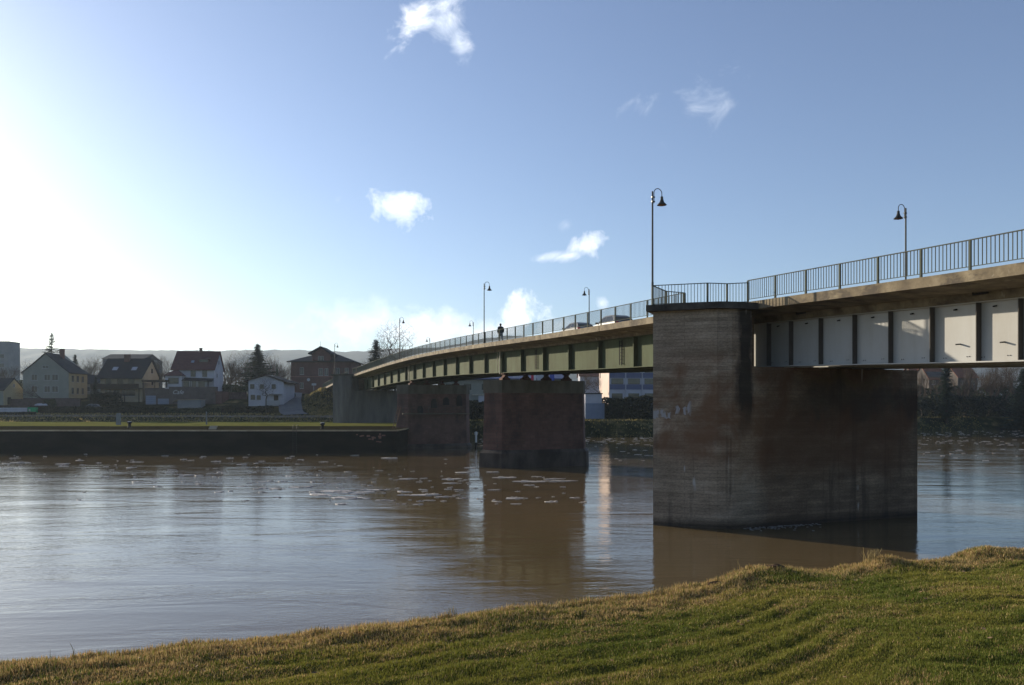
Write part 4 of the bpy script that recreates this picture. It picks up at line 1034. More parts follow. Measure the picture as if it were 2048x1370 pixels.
# H4
h4 = house_root('low_white_house', 'low white house with shallow gable roof behind the bare tree', 497, 809, 178)
k = 178/F; w = 8.0; d = 9
m = MB(); m.extr([(0,-1.5),(w,-1.5),(w,5.1),(3.9,6.55),(-.0,5.45)], 0, d); m.build('wall', MT['wall_white'], h4)
m = MB(); m.extr([(-.8,5.3),(3.9,6.85),(w+1.4,5.0),(w+1.4,4.85),(3.9,6.65),(-.8,5.15)], -.6, d+.5); m.build('roof', MT['wood'], h4)
window(h4, .4, 3.6, .95, 1.05, fm='frame_d'); window(h4, 2.6, 3.6, .9, 1.0, fm='frame_d'); window(h4, 5.3, 3.6, .9, 1.0, fm='frame_d'); window(h4, .5, 1.1, 1.0, 1.1, fm='frame_d'); window(h4, 1.9, 1.1, .9, 1.0, fm='frame_d')
door(h4, 5.8, .0, 1.0, 2.1)
m = MB(); m.box(4.6,7.6,-1.5,-.05,2.3,2.42); m.box(4.6,7.6,-1.5,-1.4,-.1,.9); m.build('porch', MT['frame_w'], h4)
# brick building
hb = house_root('brick_station_building', 'large red brick building with central gable and dark overhanging roof at the bridge end', 582, 787, 210)
k = 210/F; w = (704-582)*k; d = 13; ze = 8.6
m = MB(); m.box(0,w,0,d,-2,ze); m.build('wall', MT['brick'], hb)
m = MB(); m.add([(-.9,-1,ze),(w+.8,-1,ze),(w+.8,d+1,ze),(-.9,d+1,ze),(5.3,d*.42,ze+2.3),(w-5.0,d*.42,ze+2.3)],[(0,1,5,4),(1,2,5),(2,3,4,5),(3,0,4),(0,3,2,1)]); o = m.build('roof', MT['slate'], hb)
m = MB(); m.box(-.9,w+.8,-1.02,-.9,ze-.25,ze-.02); m.box(w+.7,w+.82,-.9,d+1,ze-.25,ze-.02); m.build('eaves_board', MT['wood'], hb)
gx0, gx1 = (625-582)*k, (661-582)*k; gc = (gx0+gx1)/2
m = MB(); m.extr([(gx0,-2),(gx1,-2),(gx1,11.0),(gc,12.2),(gx0,11.0)], -.35, 5); m.build('gable_bay', MT['brick'], hb)
m = MB(); m.extr([(gx0-.9,10.85),(gc,12.65),(gx1+.9,10.7),(gx1+.9,10.35),(gx1+.3,10.35),(gc,12.3),(gx0-.3,10.5),(gx0-.9,10.5)], -1.2, 6); m.build('gable_roof', MT['slate'], hb)
chimney(hb, (630-582)*k, 6, 10.5, 13.0, .6, .6)
m = MB(); m.tube([((630-582)*k,6,13.1),((630-582)*k,6,14.5)], .04, 6); m.build('antenna', MT['lamp'], hb)
m = MB(); m.box(-.04,gx0,-.06,-.002,4.45,4.6); m.box(gx1,w+.04,-.06,-.002,4.45,4.6); m.box(gx0-.04,gx1+.04,-.42,-.352,4.45,4.6); m.build('string_course', MT['sandstone'], hb)
for x0, x1, y0_, y1_, yf in ((600,607.5,735,749,0),(600,607,765,777,0),(638,646.5,737,751,-.35),(637,648,712.5,723.5,-.35),(650,657,737,751,-.35),(672,679,736,750,0),(690,697,736,750,0)):
    window(hb, (x0-582)*k, (787-y1_)*k, (x1-x0)*k, (y1_-y0_)*k, yf)
m = MB(); m.lathe([(0,-.08),(.42,-.08),(.42,-.003)], ((617-582)*k,0,(787-759.5)*k), 18, 'Y'); m.build('round_sign', MT['sign'], hb)
# canopy sign below
m = MB(); m.box((625-582)*k,(634-582)*k,-.9,-.8,(787-771)*k,(787-767)*k); m.bar(((629-582)*k,-.85,-.5),((629-582)*k,-.85,(787-771)*k),.08); m.build('board_sign', MT['sign'], hb)

# distant blocks
tb = thing('tower_block', 'tall grey block far behind at the left frame edge', 'building', at(-60, 760, 320))
k = 320/F
m = MB(); m.box(0,77*k,0,7.5,-15,(760-683.5)*k); m.build('wall', MT['greyblock'], tb)
m = MB(); m.box(-.2,77*k+.2,-.2,7.7,(760-683.5)*k+.002,(760-682.5)*k); m.build('roof', MT['slate'], tb)
for i in range(4):
    for j in range(3): window(tb, 1.5+i*3.6, 1.5+j*3.8, 1.6, 1.4, fm='frame_d', sill=False)
hh = thing('long_hall', 'long low grey hall behind the balcony house roof', 'building', at(205, 745, 262)); k = 262/F
m = MB(); m.box(0,88*k,0,12,-5,(745-718)*k); m.build('wall', MT['greyblock'], hh)
m = MB(); m.extx([(-.5,(745-718)*k),(6,(745-706)*k),(12.5,(745-718)*k)], -.4, 84*k); m.build('roof', MT['slate'], hh)
hm = thing('small_grey_house', 'small pale house squeezed between the grey house and the balcony house', 'house', at(160, 800, 200)); k = 200/F
m = MB(); m.extx([(0,-2),(7,-2),(7,4.4),(3.5,6.4),(0,4.4)], 0, 34*k); m.build('wall', MT['wall_grey'], hm)
roof_front(hm, -.4, 34*k+.4, -.5, 4.2, 3.5, 6.6, 7.5, 4.2, 'slate')
window(hm, 1.5, 2.2, 1.1, 1.2); window(hm, 3.0, .2, 1.1, 1.2)

# right-hand far bank buildings
ob = thing('office_block', 'office block with sunlit pink end wall and blue panels, under the bridge girder', 'building', at(1219, 803, 205), R(6))
H = 17; k = 205/F
m = MB(); m.box(0,46,0,12,-3,H); m.build('wall', MT['wall_white'], ob)
m = MB(); m.box(-.12,-.002,0,12.0,-1.5,H); m.build('end_wall', MT['pink'], ob)
m = MB(); m.box(-.4,46.4,-.4,12.4,H,H+.4); m.build('roof', MT['slate'], ob)
for i in range(11):
    x = i*4.45
    m = MB(); m.box(x+4.2,x+4.45,-.25,-.002,0,H); m.build('pilaster', MT['wall_white'], ob)
    for j in range(1,5):
        m = MB(); m.box(x+.05,x+4.15,-.10,-.002,j*3.05+.1,j*3.05+1.45); m.build('spandrel', MT['bluepanel'], ob)
        window(ob, x+.5, j*3.05+1.5, 3.2, 1.5, -.0, sill=False, fm='frame_d')
    window(ob, x+.6, .75, 2.9, 1.4, sill=False, fm='frame_d')
for zz in (6.5,10.2): window(ob, 10.2, zz, .9, 1.6, -.12, -1, sill=False, mull=False)
ks = thing('pump_station', 'small pale two-step concrete building on the far bank beside the middle pier', 'building', at(1171, 838, 172)); k = 172/F
m = MB(); m.box(0,(1209-1171)*k,0,4,-1,(838-806.5)*k); m.build('base', MT['garage'], ks)
m = MB(); m.box(.0,(1204-1171)*k,.1,4,(838-806.5)*k+.002,(838-788)*k); m.build('wall', MT['wall_white'], ks)
m = MB(); m.box(-.15,(1204-1171)*k+.15,-.1,4.1,(838-788)*k+.002,(838-786)*k); m.build('roof', MT['slate'], ks)
sb = thing('commercial_building', 'low commercial building with dark roof and coloured banners, between the two sandstone piers', 'building', at(880, 812, 200)); k = 200/F; w = (1130-880)*k
m = MB(); m.box(0,w,0,14,-3,(812-759)*k); m.build('wall', MT['wall_grey'], sb)
m = MB(); m.extx([(-1.2,(812-759)*k),(-1.2,(812-757)*k),(7,(812-741)*k),(15,(812-757)*k),(15,(812-759)*k)], -.8, w+.5); m.build('roof', MT['bluepanel'], sb)
for i in range(6): window(sb, 1.5+i*4.6, (812-780)*k, 1.9, 1.6, fm='frame_d')
m = MB(); m.box((957-880)*k,(980-880)*k,-.25,-.1,(812-806)*k,(812-791)*k); m.build('sign_board', MT['wall_white'], sb)
m = MB(); m.box((944-880)*k,(979-880)*k,-.6,-.002,(812-790.5)*k,(812-789)*k); m.build('canopy', MT['pipe'], sb)
door(sb, (947-880)*k, -1.0, 1.2, 2.6, 'black')
for x0, x1, mt, nm in ((1062,1067,'red','banner'),(1067.5,1072,'offwhite','banner'),(1074,1090,'wall_white','banner'),(1099,1108,'blue','banner')):
    m = MB(); m.box((x0-880)*k,(x1-880)*k,-1.5,-1.42,(812-768)*k,(812-744)*k); m.build(nm, MT[mt], sb)
for j, (x, l) in enumerate(((983,8),(991,6),(1026,13))):
    m = MB(); m.box((x-880)*k,(x+l-880)*k,-1.30,-1.22,(812-754.5)*k,(812-752.5)*k); m.build('lettering_strip', MT['sign'], sb)
hr = thing('red_roofed_house', 'far house with pinkish tiled roof seen above the middle pier', 'house', at(1160, 790, 260)); k = 260/F
m = MB(); m.extx([(0,-3),(8,-3),(8,6.5),(4,9.5),(0,6.5)], 0, 38*k); m.build('wall', MT['wall_white'], hr); roof_front(hr, -.4, 38*k+.4, -.6, 6.3, 4, 9.8, 8.6, 6.3, 'orange'); window(hr, 2, 3.5, 1.2, 1.4)
for (px, wd_, lb) in ((1916, 40, 'far house with bright orange roof behind the conifer at the right'), (1828, 30, 'far house with orange roof beside the near pier edge'), (1858,34,'far white house with orange roof left of the right-hand conifer')):
    hr = thing('orange_roofed_house', lb, 'house', at(px, 785, 262 if px != 1858 else 252), R(4), 'houses with orange roofs behind the right bank'); k = 262/F
    wl = wd_*k
    m = MB(); m.extx([(0,-3),(8,-3),(8,5.2),(4,8.6),(0,5.2)], 0, wl); m.build('wall', MT['farwall'], hr); roof_front(hr, -.4, wl+.4, -.6, 5.0 if px != 1858 else 4.2, 4, 9.0, 8.6, 5.0, 'orange'); window(hr, 1, 2.6, 1.1, 1.3); window(hr, wl-2, 2.6, 1.1, 1.3)

# trailer, bin, boat, car, walls on the left bank
tr = thing('white_fence', 'low white boarded fence at the far left of the bank', 'fence', at(-10, 829, 168)); k = 168/F
m = MB()
for i in range(3): m.box(0,64*k,-.03,.03,.15+.45*i,.15+.45*i+.42)
m.build('boards', MT['wall_white'], tr)
m = MB()
for i in range(5): m.box(i*64*k/4-.05,i*64*k/4+.05,.032,.12,-.4,1.55)
m.build('posts', MT['greyblock'], tr)
gbn = thing('green_container', 'bright green bin container at the end of the white fence', 'container', at(56, 828, 168.5))
m = MB(); m.extr([(0,0),(1.5,0),(1.6,1.25),(-.1,1.25)],0,1.0); m.build('body', MT['greenp'], gbn); m = MB(); m.extr([(-.12,1.252),(1.62,1.252),(1.5,1.42),(.0,1.42)],-.05,1.05); m.build('lid', MT['greenp'], gbn)
m = MB(); m.box(.2,.5,-.06,-.002,.3,1.1); m.build('label_plate', MT['wall_white'], gbn)
bt = thing('covered_boat', 'small upturned white boat behind the dark hedge at the left', 'boat', at(82, 811, 172)); 
m = MB(); 
n = 9; vs = []
for i in range(n):
    t = i/(n-1)*2-1; wv = .75*math.sqrt(max(0,1-t*t))+.02; hz = .45*math.sqrt(max(0,1-t**4))+.03
    vs += [(t*1.5,-wv,0),(t*1.5,-wv*.7,hz*.7),(t*1.5,0,hz),(t*1.5,wv*.7,hz*.7),(t*1.5,wv,0)]
m.add(vs,[(i*5+j,i*5+j+1,(i+1)*5+j+1,(i+1)*5+j) for i in range(n-1) for j in range(4)]); m.build('hull', MT['wall_white'], bt, smooth=True)
m = MB(); m.bar((-.8,0,-1.0),(-.8,0,.1),.15); m.bar((.8,0,-1.0),(.8,0,.1),.15); m.build('trestle', MT['wood'], bt)
p = at(182, 820, 173); make_car('silver car parked in front of the balcony house', (p.x,p.y,gz(p.x,p.y)+.25), R(200), MT['carp'], 4.2, 1.7, 1.5, van=True)
def wallthing(name, label, px0, px1, pyt, pyb, Y, th, mat, cat='wall'):
    a = at(px0,pyb,Y); b_ = at(px1,pyb,Y); zt = at(px0,pyt,Y).z
    r = thing(name, label, cat, a); m = MB(); m.box(0,b_.x-a.x,0,th,-1.5,zt-a.z); m.build('wall', MT[mat], r)
    m = MB(); m.box(-.06,b_.x-a.x+.06,-.06,th+.06,zt-a.z+.002,zt-a.z+.12); m.build('coping', MT[mat], r); return r
wallthing('garden_wall', 'dark reddish garden wall below the grey house at the left', -30, 160, 799, 818, 178, .5, 'stone_wall')
wallthing('garden_wall', 'dark garden wall with mossy top between the two white houses', 437, 492, 785.5, 812, 186, .5, 'stone_wall')

# ================================================================== VEGETATION
def bare_tree(seed, h=14, spread=.5, levels=6, tr=.22, upw=.35, fork=.28):
    rr = random.Random(seed); T = MB(); C = MB()
    def grow(p, d, L, r, lev):
        n = 3 if lev < 3 else 2; pts = [p]; rad = [r]; q = p
        for i in range(n):
            d = (d + Vector((rr.gauss(0,.14), rr.gauss(0,.14), rr.gauss(0,.08)+.04))).normalized(); q = q + d*L/n; pts.append(q); rad.append(r*(1-.35*(i+1)/n))
        (T if lev < 2 else C).tube(pts, rad, 6 if lev < 2 else (4 if lev < 4 else 3), False)
        if lev >= levels: return
        k = 3 if lev > 0 else 4
        for i in range(k + (1 if lev >= 3 else 0)):
            a = rr.uniform(0, 2*math.pi); t = rr.uniform(.35, 1) if i else 1
            idx = min(n, max(1, int(round(t*n)))); b_ = pts[idx]
            sp = spread*rr.uniform(.5,1.4) if i else spread*.3
            side = d.orthogonal().normalized(); side.rotate(Matrix.Rotation(a, 3, d))
            nd = (d*math.cos(sp) + side*math.sin(sp) + Vector((0,0,upw*.35))).normalized()
            grow(b_, nd, L*rr.uniform(.62,.84), rad[idx]*.62 if i else rad[idx]*.8, lev+1)
    grow(Vector((0,0,-.3)), Vector((0,0,1)), h*fork, tr, 0)
    sc = h / max(v[2] for v in C.v)
    for B in (T, C): B.v = [(x*sc, y*sc, z*sc) for x,y,z in B.v]
    a = T.build('trunk', MT['bark'], recalc=False).data; b_ = C.build('crown', MT['twig'], recalc=False).data
    return a, b_
BT = []
for sd, kw in ((1,dict(spread=.55)), (2,dict(spread=.45,upw=.6)), (3,dict(spread=.65,upw=.2)), (4,dict(spread=.5,tr=.3,fork=.22,upw=.3)), (5,dict(spread=.4,upw=.8))):
    BT.append(bare_tree(sd, 10, **kw))
def round_tree(seed, n=1250, cr=2.5, cz=7.2, rz_=2.8, fork=3.6):
    rng = np.random.default_rng(seed); pts = [np.array([0,0,z]) for z in np.linspace(-.2, fork, 7)]; par = [-1,0,1,2,3,4,5]; lev0 = 7
    q = rng.normal(0,1,(n,3)); q /= np.linalg.norm(q,axis=1)[:,None]; q *= (rng.uniform(0,1,n)**.42)[:,None]
    tg = q*np.array([cr,cr,rz_]) + np.array([0,0,cz]); tg = tg[np.argsort(np.linalg.norm(tg-np.array([0,0,fork]),axis=1))]
    for t in tg:
        A = np.array(pts); dd = np.linalg.norm(A-t,axis=1) + .25*np.linalg.norm(A-np.array([0,0,fork]),axis=1) + np.where(A[:,2] > t[2]+.1, .8, 0) + np.where(np.arange(len(A)) < 5, 9, 0)
        k = int(np.argmin(dd)); b_ = A[k]; d = t-b_; L = np.linalg.norm(d)
        prev = k
        for j in (1,2,3):
            f = j/3; p = b_ + d*f + np.array([0,0,-.12*L*math.sin(math.pi*f)]) + rng.normal(0,.03*L,3)*(1-f)
            pts.append(p); par.append(prev); prev = len(pts)-1
    cnt_ = np.zeros(len(pts)); 
    for i in range(len(pts)-1, 0, -1): cnt_[i] = max(cnt_[i], 1); cnt_[par[i]] += cnt_[i] if True else 0
    T = MB(); C = MB()
    rad = .0068*np.sqrt(np.maximum(cnt_,1))**.98
    rad = np.minimum(rad, .20)
    for i in range(1, len(pts)):
        r0, r1 = rad[par[i]], rad[i]; big = r1 > .035
        (T if big else C).tube([pts[par[i]], pts[i]], [min(r0, r1*1.25), r1 if cnt_[i] > 1 else r1*.5], 6 if big else 3, False)
    return T.build('trunk', MT['bark'], recalc=False).data, C.build('crown', MT['twig'], recalc=False).data
BT.append(round_tree(5)); BT.append(round_tree(9, 900, 1.9, 6.8, 3.0, 3.2))
for o in list(COL.objects):
    if o.name.split('.')[0] in ('trunk','crown') and o.parent is None: bpy.data.objects.remove(o)
def put_tree(px, pyt, Y, v, label, wsc=1.0, pyb=None, group='bare trees in the village', rz=None, X=None, zb=None):
    X = (px-1024)/F*Y if X is None else X
    z0 = (gz(X, Y) if pyb is None else at(px,pyb,Y).z) if zb is None else zb; ht = at(px, pyt, Y).z - z0; s = ht/10
    r = thing('bare_tree', label, 'tree', (X,Y,z0), random.uniform(0,6.28) if rz is None else rz, group); r.scale = (s*wsc, s*wsc, s)
    inst('trunk', BT[v][0], r); inst('crown', BT[v][1], r); return r
T_ = [(532,750,171,5,'bare spreading tree standing in front of the low white house',1.2,826),
 (790,636,212,5,'tall bare round-crowned tree behind the bridge railing, right of the dark conifer',1.2,None),
 (768,662,222,6,'slimmer bare tree between the dark conifer and the tall round-crowned tree',.8,None),
 (20,728,215,0,'bare tree in front of the grey tower block',1.2,None),
 (60,716,240,5,'bare tree behind the left slope of the grey house roof',1.2,None),
 (160,712,240,1,'bare tree right behind the grey house',1.2,None),
 (178,706,250,0,'bare tree between grey house and balcony house, the left of a close pair',1.2,None),
 (200,709,245,4,'bare tree between grey house and balcony house, the right of a close pair',1.1,None),
 (318,712,215,6,'bare tree filling the gap between the balcony house and the white house',1.4,None),
 (336,706,230,0,'bare tree just left of the dark red roof',1.2,None),
 (452,702,215,1,'bare tree just right of the tall white house',1.2,None),
 (472,700,225,5,'bare tree between the white house and the conifer, second from the house',1.1,None),
 (492,692,218,6,'tallest bare tree just left of the conifer',1.0,None),
 (540,699,220,6,'bare tree just right of the conifer',1.1,None),
 (556,705,215,4,'thin bare tree between the conifer and the brick building',1.0,None),
 (574,712,220,1,'bare tree touching the left eaves of the brick building',.9,None),
 (437,742,200,2,'low bare tree beside the white house wall, above the garden wall',1.5,None),
 (470,745,196,0,'low bare tree above the garden wall, middle of the gap',1.5,None),
 (88,765,172,2,'small bare shrub tree in front of the grey house front wall',1.5,812),
 (1205,738,215,1,'bare tree behind the small pump station',1.2,None),
 (1150,742,225,2,'bare tree above the cap of the middle pier',1.3,None)]
T_ += [(445,722,208,3,'wide bare tree right of the white house, in front of a taller one',1.4,None),
 (480,716,206,1,'bare tree with upright limbs left of the spruce foot',1.3,None),
 (500,722,222,3,'wide low bare tree directly behind the spruce',1.5,None),
 (527,712,212,4,'upright bare tree touching the right side of the spruce',1.3,None),
 (548,720,228,3,'wide bare tree behind the low white house roof',1.4,None),
 (566,726,205,0,'low bare tree just left of the brick building corner',1.2,None),
 (4,732,225,3,'wide bare tree at the left frame edge behind the small house',1.3,None),
 (40,735,200,2,'low bare tree between the small house and the grey house',1.5,None),
 (188,722,220,3,'wide bare tree above the roof of the small pale house',1.4,None),
 (212,728,232,1,'bare tree behind the left slope of the balcony house roof',1.2,None),
 (310,725,205,3,'wide bare tree behind the right gable of the balcony house',1.4,None),
 (328,730,222,1,'bare tree directly left of the white house bay',1.3,None),
 (725,716,218,0,'low bare tree left of the dark pointed conifer, by the abutment tower',1.0,None)]
for px, pt, Y, v, lb, ws, pb in T_: put_tree(px, pt, Y, v, lb, ws, pb)
for i, (px, pt, Y, v, lb) in enumerate(((1845,722,222,4,'bare tree on the right bank, just beside the near pier edge'),(1868,726,226,1,'bare tree on the right bank, left of the conifer'),
  (1930,722,218,3,'bare tree on the right bank, before the brightest orange roof'),(1955,718,222,4,'bare tree on the right bank, right of the orange roof'),
  (1975,716,220,4,'thin bare tree on the right bank, middle of the right half'),(2000,716,228,1,'bare tree on the right bank under the white girder end'),(2030,712,224,0,'bare tree on the right bank at the right frame edge'),(2055,712,235,2,'bare tree cut by the right frame edge'))):
    put_tree(px, pt, Y, v, lb, 1.0, None, 'bare trees on the right bank')

def conifer(seed, layers=30, lean=1.0, dens=13, up=.15, taper=1.0, maxr=.33):
    rr = random.Random(seed); T = MB(); C = MB()
    T.tube([(0,0,-.03),(0,0,1)], [.018,.002], 6, False)
    for i in range(layers):
        t = (i+.5)/layers; z = .08 + .91*t**.95; Rr = maxr*(1-t)**taper*rr.uniform(.75,1.15)+.012
        for k in range(dens):
            a = rr.uniform(0,6.28); z = .08 + .91*((i+rr.random())/layers)**.95; L = Rr*rr.uniform(.6,1.15); dz = -L*.25+up*L*(t-.3)
            ca, sa = math.cos(a), math.sin(a)
            nn = 7
            for j in range(nn):
                f = (j+.6)/nn; c = Vector((ca*L*f, sa*L*f, z+dz*f+.10*L*f*f))
                for q in range(3):
                    w = (.005+.075*Rr)*rr.uniform(.6,1.3); o = Vector((rr.gauss(0,.011), rr.gauss(0,.011), rr.gauss(0,.005)-.004)); e = c+o
                    sd = Vector((-sa, ca, rr.uniform(-.5,.2)))*w*1.2; fw = Vector((ca,sa,rr.uniform(-.6,.2)))*w
                    C.add([e-sd, e+fw, e+sd, e-fw*.6-Vector((0,0,w*.4))], [(0,1,2,3)])
    return T.build('trunk', MT['bark'], recalc=False).data, C.build('crown', MT['needle'], recalc=False).data
CF = [conifer(1), conifer(2, 26, dens=6, up=.8, taper=1.1), conifer(3, 28, dens=11, taper=.7, maxr=.2), conifer(4, 30, dens=12, taper=.35, maxr=.085)]
for o in list(COL.objects):
    if o.name.split('.')[0] in ('trunk','crown') and o.parent is None: bpy.data.objects.remove(o)
def put_con(px, pyt, Y, v, label, ws=1, pyb=None):
    X = (px-1024)/F*Y; z0 = gz(X, Y) if pyb is None else at(px,pyb,Y).z; s = at(px,pyt,Y).z - z0
    r = thing('conifer', label, 'tree', (X,Y,z0), random.uniform(0,6), 'conifers'); r.scale = (s*ws, s*ws, s)
    inst('trunk', CF[v][0], r); inst('crown', CF[v][1], r)
put_con(103, 665, 205, 1, 'sparse spruce with upturned branches rising behind the grey house ridge', 1.0)
put_con(150, 708, 200, 0, 'dark spruce at the right end of the grey house roof', .9)
put_con(125, 704, 207, 0, 'dark spruce hidden behind the grey house chimney', .9)
put_con(515, 687, 205, 0, 'broad dark green spruce between the white house and the brick building', 1.5)
put_con(752, 678, 205, 2, 'dark pointed conifer rising behind the bridge railing', 1.5)
put_con(554, 728, 205, 2, 'slim dark conifer left of the brick building', .6)
put_con(191, 752, 178, 2, 'dark evergreen tree at the left corner of the balcony house', .9, 815)
put_con(1893, 712, 205, 3, 'dark columnar conifer on the right bank', 1.2)
put_con(2046, 735, 205, 2, 'broad dark conifer at the right frame edge', 1.4)

def hedge(label, p0, p1, hgt, dep, n, mat='hedge', seed=0, name='hedge', lump=.25, cat='hedge', group=None, leaf=.22):
    p0 = Vector(p0); p1 = Vector(p1); L = (p1-p0).length; d = (p1-p0)/L; nn = Vector((-d.y, d.x, 0)).normalized(); rng = np.random.default_rng(seed+5)
    u = rng.uniform(0,1,n); top = hgt*(1-lump+lump*2*(fbm(u*L*.25, u*0+seed, 4, seed)-.15))
    fz = rng.uniform(0,1,n)**.7; side = rng.uniform(-1,1,n); side = np.sign(side)*np.abs(side)**.4
    side = side*np.sqrt(np.clip(1-fz**6,0,1))
    base = np.stack([p0.x+d.x*L*u+nn.x*side*dep/2, p0.y+d.y*L*u+nn.y*side*dep/2, p0.z+(p1.z-p0.z)*u+fz*top-.3*(1-fz)], -1)
    a = rng.normal(0,1,(n,3)); a /= np.linalg.norm(a,axis=1)[:,None]; b_ = np.cross(a, rng.normal(0,1,(n,3))); b_ /= np.linalg.norm(b_,axis=1)[:,None]
    s = rng.uniform(.5,1.3,n)[:,None]*leaf
    V = np.stack([base-a*s, base-b_*s*.6, base+a*s, base+b_*s*.6], 1).reshape(-1,3)
    o0 = base.mean(0); me = bpy.data.meshes.new(name); me.from_pydata((V-o0).tolist(), [], np.arange(4*n).reshape(-1,4).tolist()); me.materials.append(MT[mat])
    o = bpy.data.objects.new(name, me); COL.objects.link(o); o.location = tuple(o0); return tag(o, label, cat, group)
def G3(px, Y): X = (px-1024)/F*Y; return (X, Y, gz(X,Y))
def HG(label, px0, px1, Y0, Y1, pyt, dep, n, **kw):
    a = G3(px0, Y0); b_ = G3(px1, Y1); h = (at(px0,pyt,Y0).z-a[2] + at(px1,pyt,Y1).z-b_[2])/2
    return hedge(label, a, b_, max(h,.6), dep, n, **kw)
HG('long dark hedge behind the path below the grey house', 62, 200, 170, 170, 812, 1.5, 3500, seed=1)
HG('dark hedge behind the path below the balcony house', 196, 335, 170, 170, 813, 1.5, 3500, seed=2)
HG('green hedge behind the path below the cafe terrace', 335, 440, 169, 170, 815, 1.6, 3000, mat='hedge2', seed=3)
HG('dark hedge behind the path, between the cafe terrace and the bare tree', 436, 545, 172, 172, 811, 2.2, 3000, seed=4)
HG('low dark bushes under the white fence at the left', -20, 70, 165.5, 166, 832, 1.0, 1500, seed=5, name='bush', cat='bush')
HG('round dark evergreen bush in front of the grey house', 88, 108, 174, 174, 797, 2.2, 1200, mat='hedge2', seed=6, name='bush', cat='bush', lump=.4)
HG('dark bushes at the foot of the balcony house wall', 192, 240, 178, 178, 786, 2.4, 2600, seed=7, name='bush', cat='bush')
HG('dark bushes behind the garden wall between the white houses', 437, 495, 191, 191, 766, 3, 2600, mat='hedge2', seed=8, name='bush', cat='bush')
HG('dark bushes filling the background left of the grey house', 0, 50, 192, 192, 757, 4, 2500, mat='hedge2', seed=12, name='bush', cat='bush')
HG('dark bushes filling the background right of the grey house', 150, 215, 208, 208, 752, 4, 2500, mat='hedge2', seed=13, name='bush', cat='bush')
HG('dark bushes at the right foot of the low white house', 556, 582, 182, 188, 786, 2.5, 1500, seed=14, name='bush', cat='bush')
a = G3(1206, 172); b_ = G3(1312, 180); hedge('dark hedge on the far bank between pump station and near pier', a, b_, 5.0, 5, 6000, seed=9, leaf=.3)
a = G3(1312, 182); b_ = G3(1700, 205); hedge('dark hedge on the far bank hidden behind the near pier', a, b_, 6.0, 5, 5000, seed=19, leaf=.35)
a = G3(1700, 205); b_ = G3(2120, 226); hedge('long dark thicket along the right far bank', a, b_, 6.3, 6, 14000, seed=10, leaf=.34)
a = G3(1815, 236); b_ = G3(2130, 244); hedge('tall dark shrubs between the far houses and the thicket on the right bank', a, b_, 11.5, 5, 12000, mat='hedge2', seed=31, leaf=.42, lump=.45, name='bush', cat='bush')
a = G3(925, 172); b_ = G3(1000, 172); hedge('dark green thicket between the two sandstone piers', a, b_, 4.6, 4, 3500, seed=11, leaf=.3)
a = G3(620, 176); 
# rough plants on the embankment
def scrub(n=13000):
    m = MB(); rr = random.Random(3); vs = []; fs = []
    for i in range(n):
        X = rr.uniform(-60,-30); Y = rr.uniform(164,196); s, Ye = bridge_st(np.array(X), np.array(Y))
        if s < -13 or s > 5 or Ye > 200: continue
        z = gz(X,Y)
        if z < 3.9 or X < float(np.interp(Y, [164,173,183,193,203], [-42,-45.6,-48.6,-51.2,-53])): continue
        h = rr.uniform(.15,.6); a = rr.uniform(0,6.28); c = Vector((X,Y,z)); o = Vector((math.cos(a),math.sin(a),0))*h*.5
        t = c + Vector((rr.gauss(0,.2)*h, rr.gauss(0,.2)*h, h)); k = len(vs); vs += [c-o, c+o, t]; fs.append((k,k+1,k+2))
    m.add(vs, fs); o = m.build('scrub', MT['scrubm'], recalc=False); tag(o, 'rough dry grass and scrub on the bridge embankment', 'scrub', kind='stuff')
MT['scrubm'] = mat_leaf('dry_scrub', (.06,.06,.022), (.34,.26,.10), None, .5)
scrub()
def tufts():
    m = MB(); rr = random.Random(8); vs = []; fs = []
    for i in range(9000):
        if i % 3: X = rr.uniform(-120,-20); Y = rr.uniform(157,169)
        else:
            X = rr.uniform(-11,125); yb = float(np.interp(X,*byb)); Y = yb+rr.uniform(1.5,10)
        z = gz(X,Y); h = rr.uniform(.1,.4); a = rr.uniform(0,6.28); c = Vector((X,Y,z-.02)); o = Vector((math.cos(a),math.sin(a),0))*h*.6
        t = c + Vector((rr.gauss(0,.25)*h, rr.gauss(0,.25)*h, h)); k = len(vs); vs += [c-o, c+o, t]; fs.append((k,k+1,k+2))
    m.add(vs, fs); o = m.build('rough_grass', MT['scrubm'], recalc=False); tag(o, 'rough grass tufts along the far bank slopes', 'grass', kind='stuff')
tufts()

# ================================================================== ICE AND FOAM
def floe_mesh(seed):
    rr = random.Random(seed); m = MB(); n = rr.randint(9,14); poly = []
    for i in range(n):
        a = 2*math.pi*i/n; q = rr.uniform(.55,1.1); poly.append((q*math.cos(a), q*math.sin(a)*rr.uniform(.5,.8)))
    m.prism(poly, -.02, .035, [(x*.93,y*.93) for x,y in poly])
    for j in range(5):
        x, y = rr.uniform(-.6,.6), rr.uniform(-.3,.3); s = rr.uniform(.06,.16)
        m.prism([(x-s,y-s),(x+s,y-s*.6),(x+s*.8,y+s),(x-s*.7,y+s*.8)], .034, .05+rr.uniform(0,.05))
    return m.build('ice_floe', MT['ice']).data
FL = [floe_mesh(i) for i in range(8)]
for o in list(COL.objects):
    if o.name.startswith('ice_floe'): bpy.data.objects.remove(o)
rr = random.Random(42); cnt = 0; spots = []
def dens(px, py):
    # where the photo shows floes
    if py < 908: return 0.0
    v = math.exp(-((py-(915+.085*max(0,px)))/38)**2)*.9
    v += .9*math.exp(-((px-830)/130)**2-((py-982)/16)**2) + .5*math.exp(-((px-1050)/110)**2-((py-962)/12)**2)
    v += .35*math.exp(-((py-925)/22)**2)
    return v
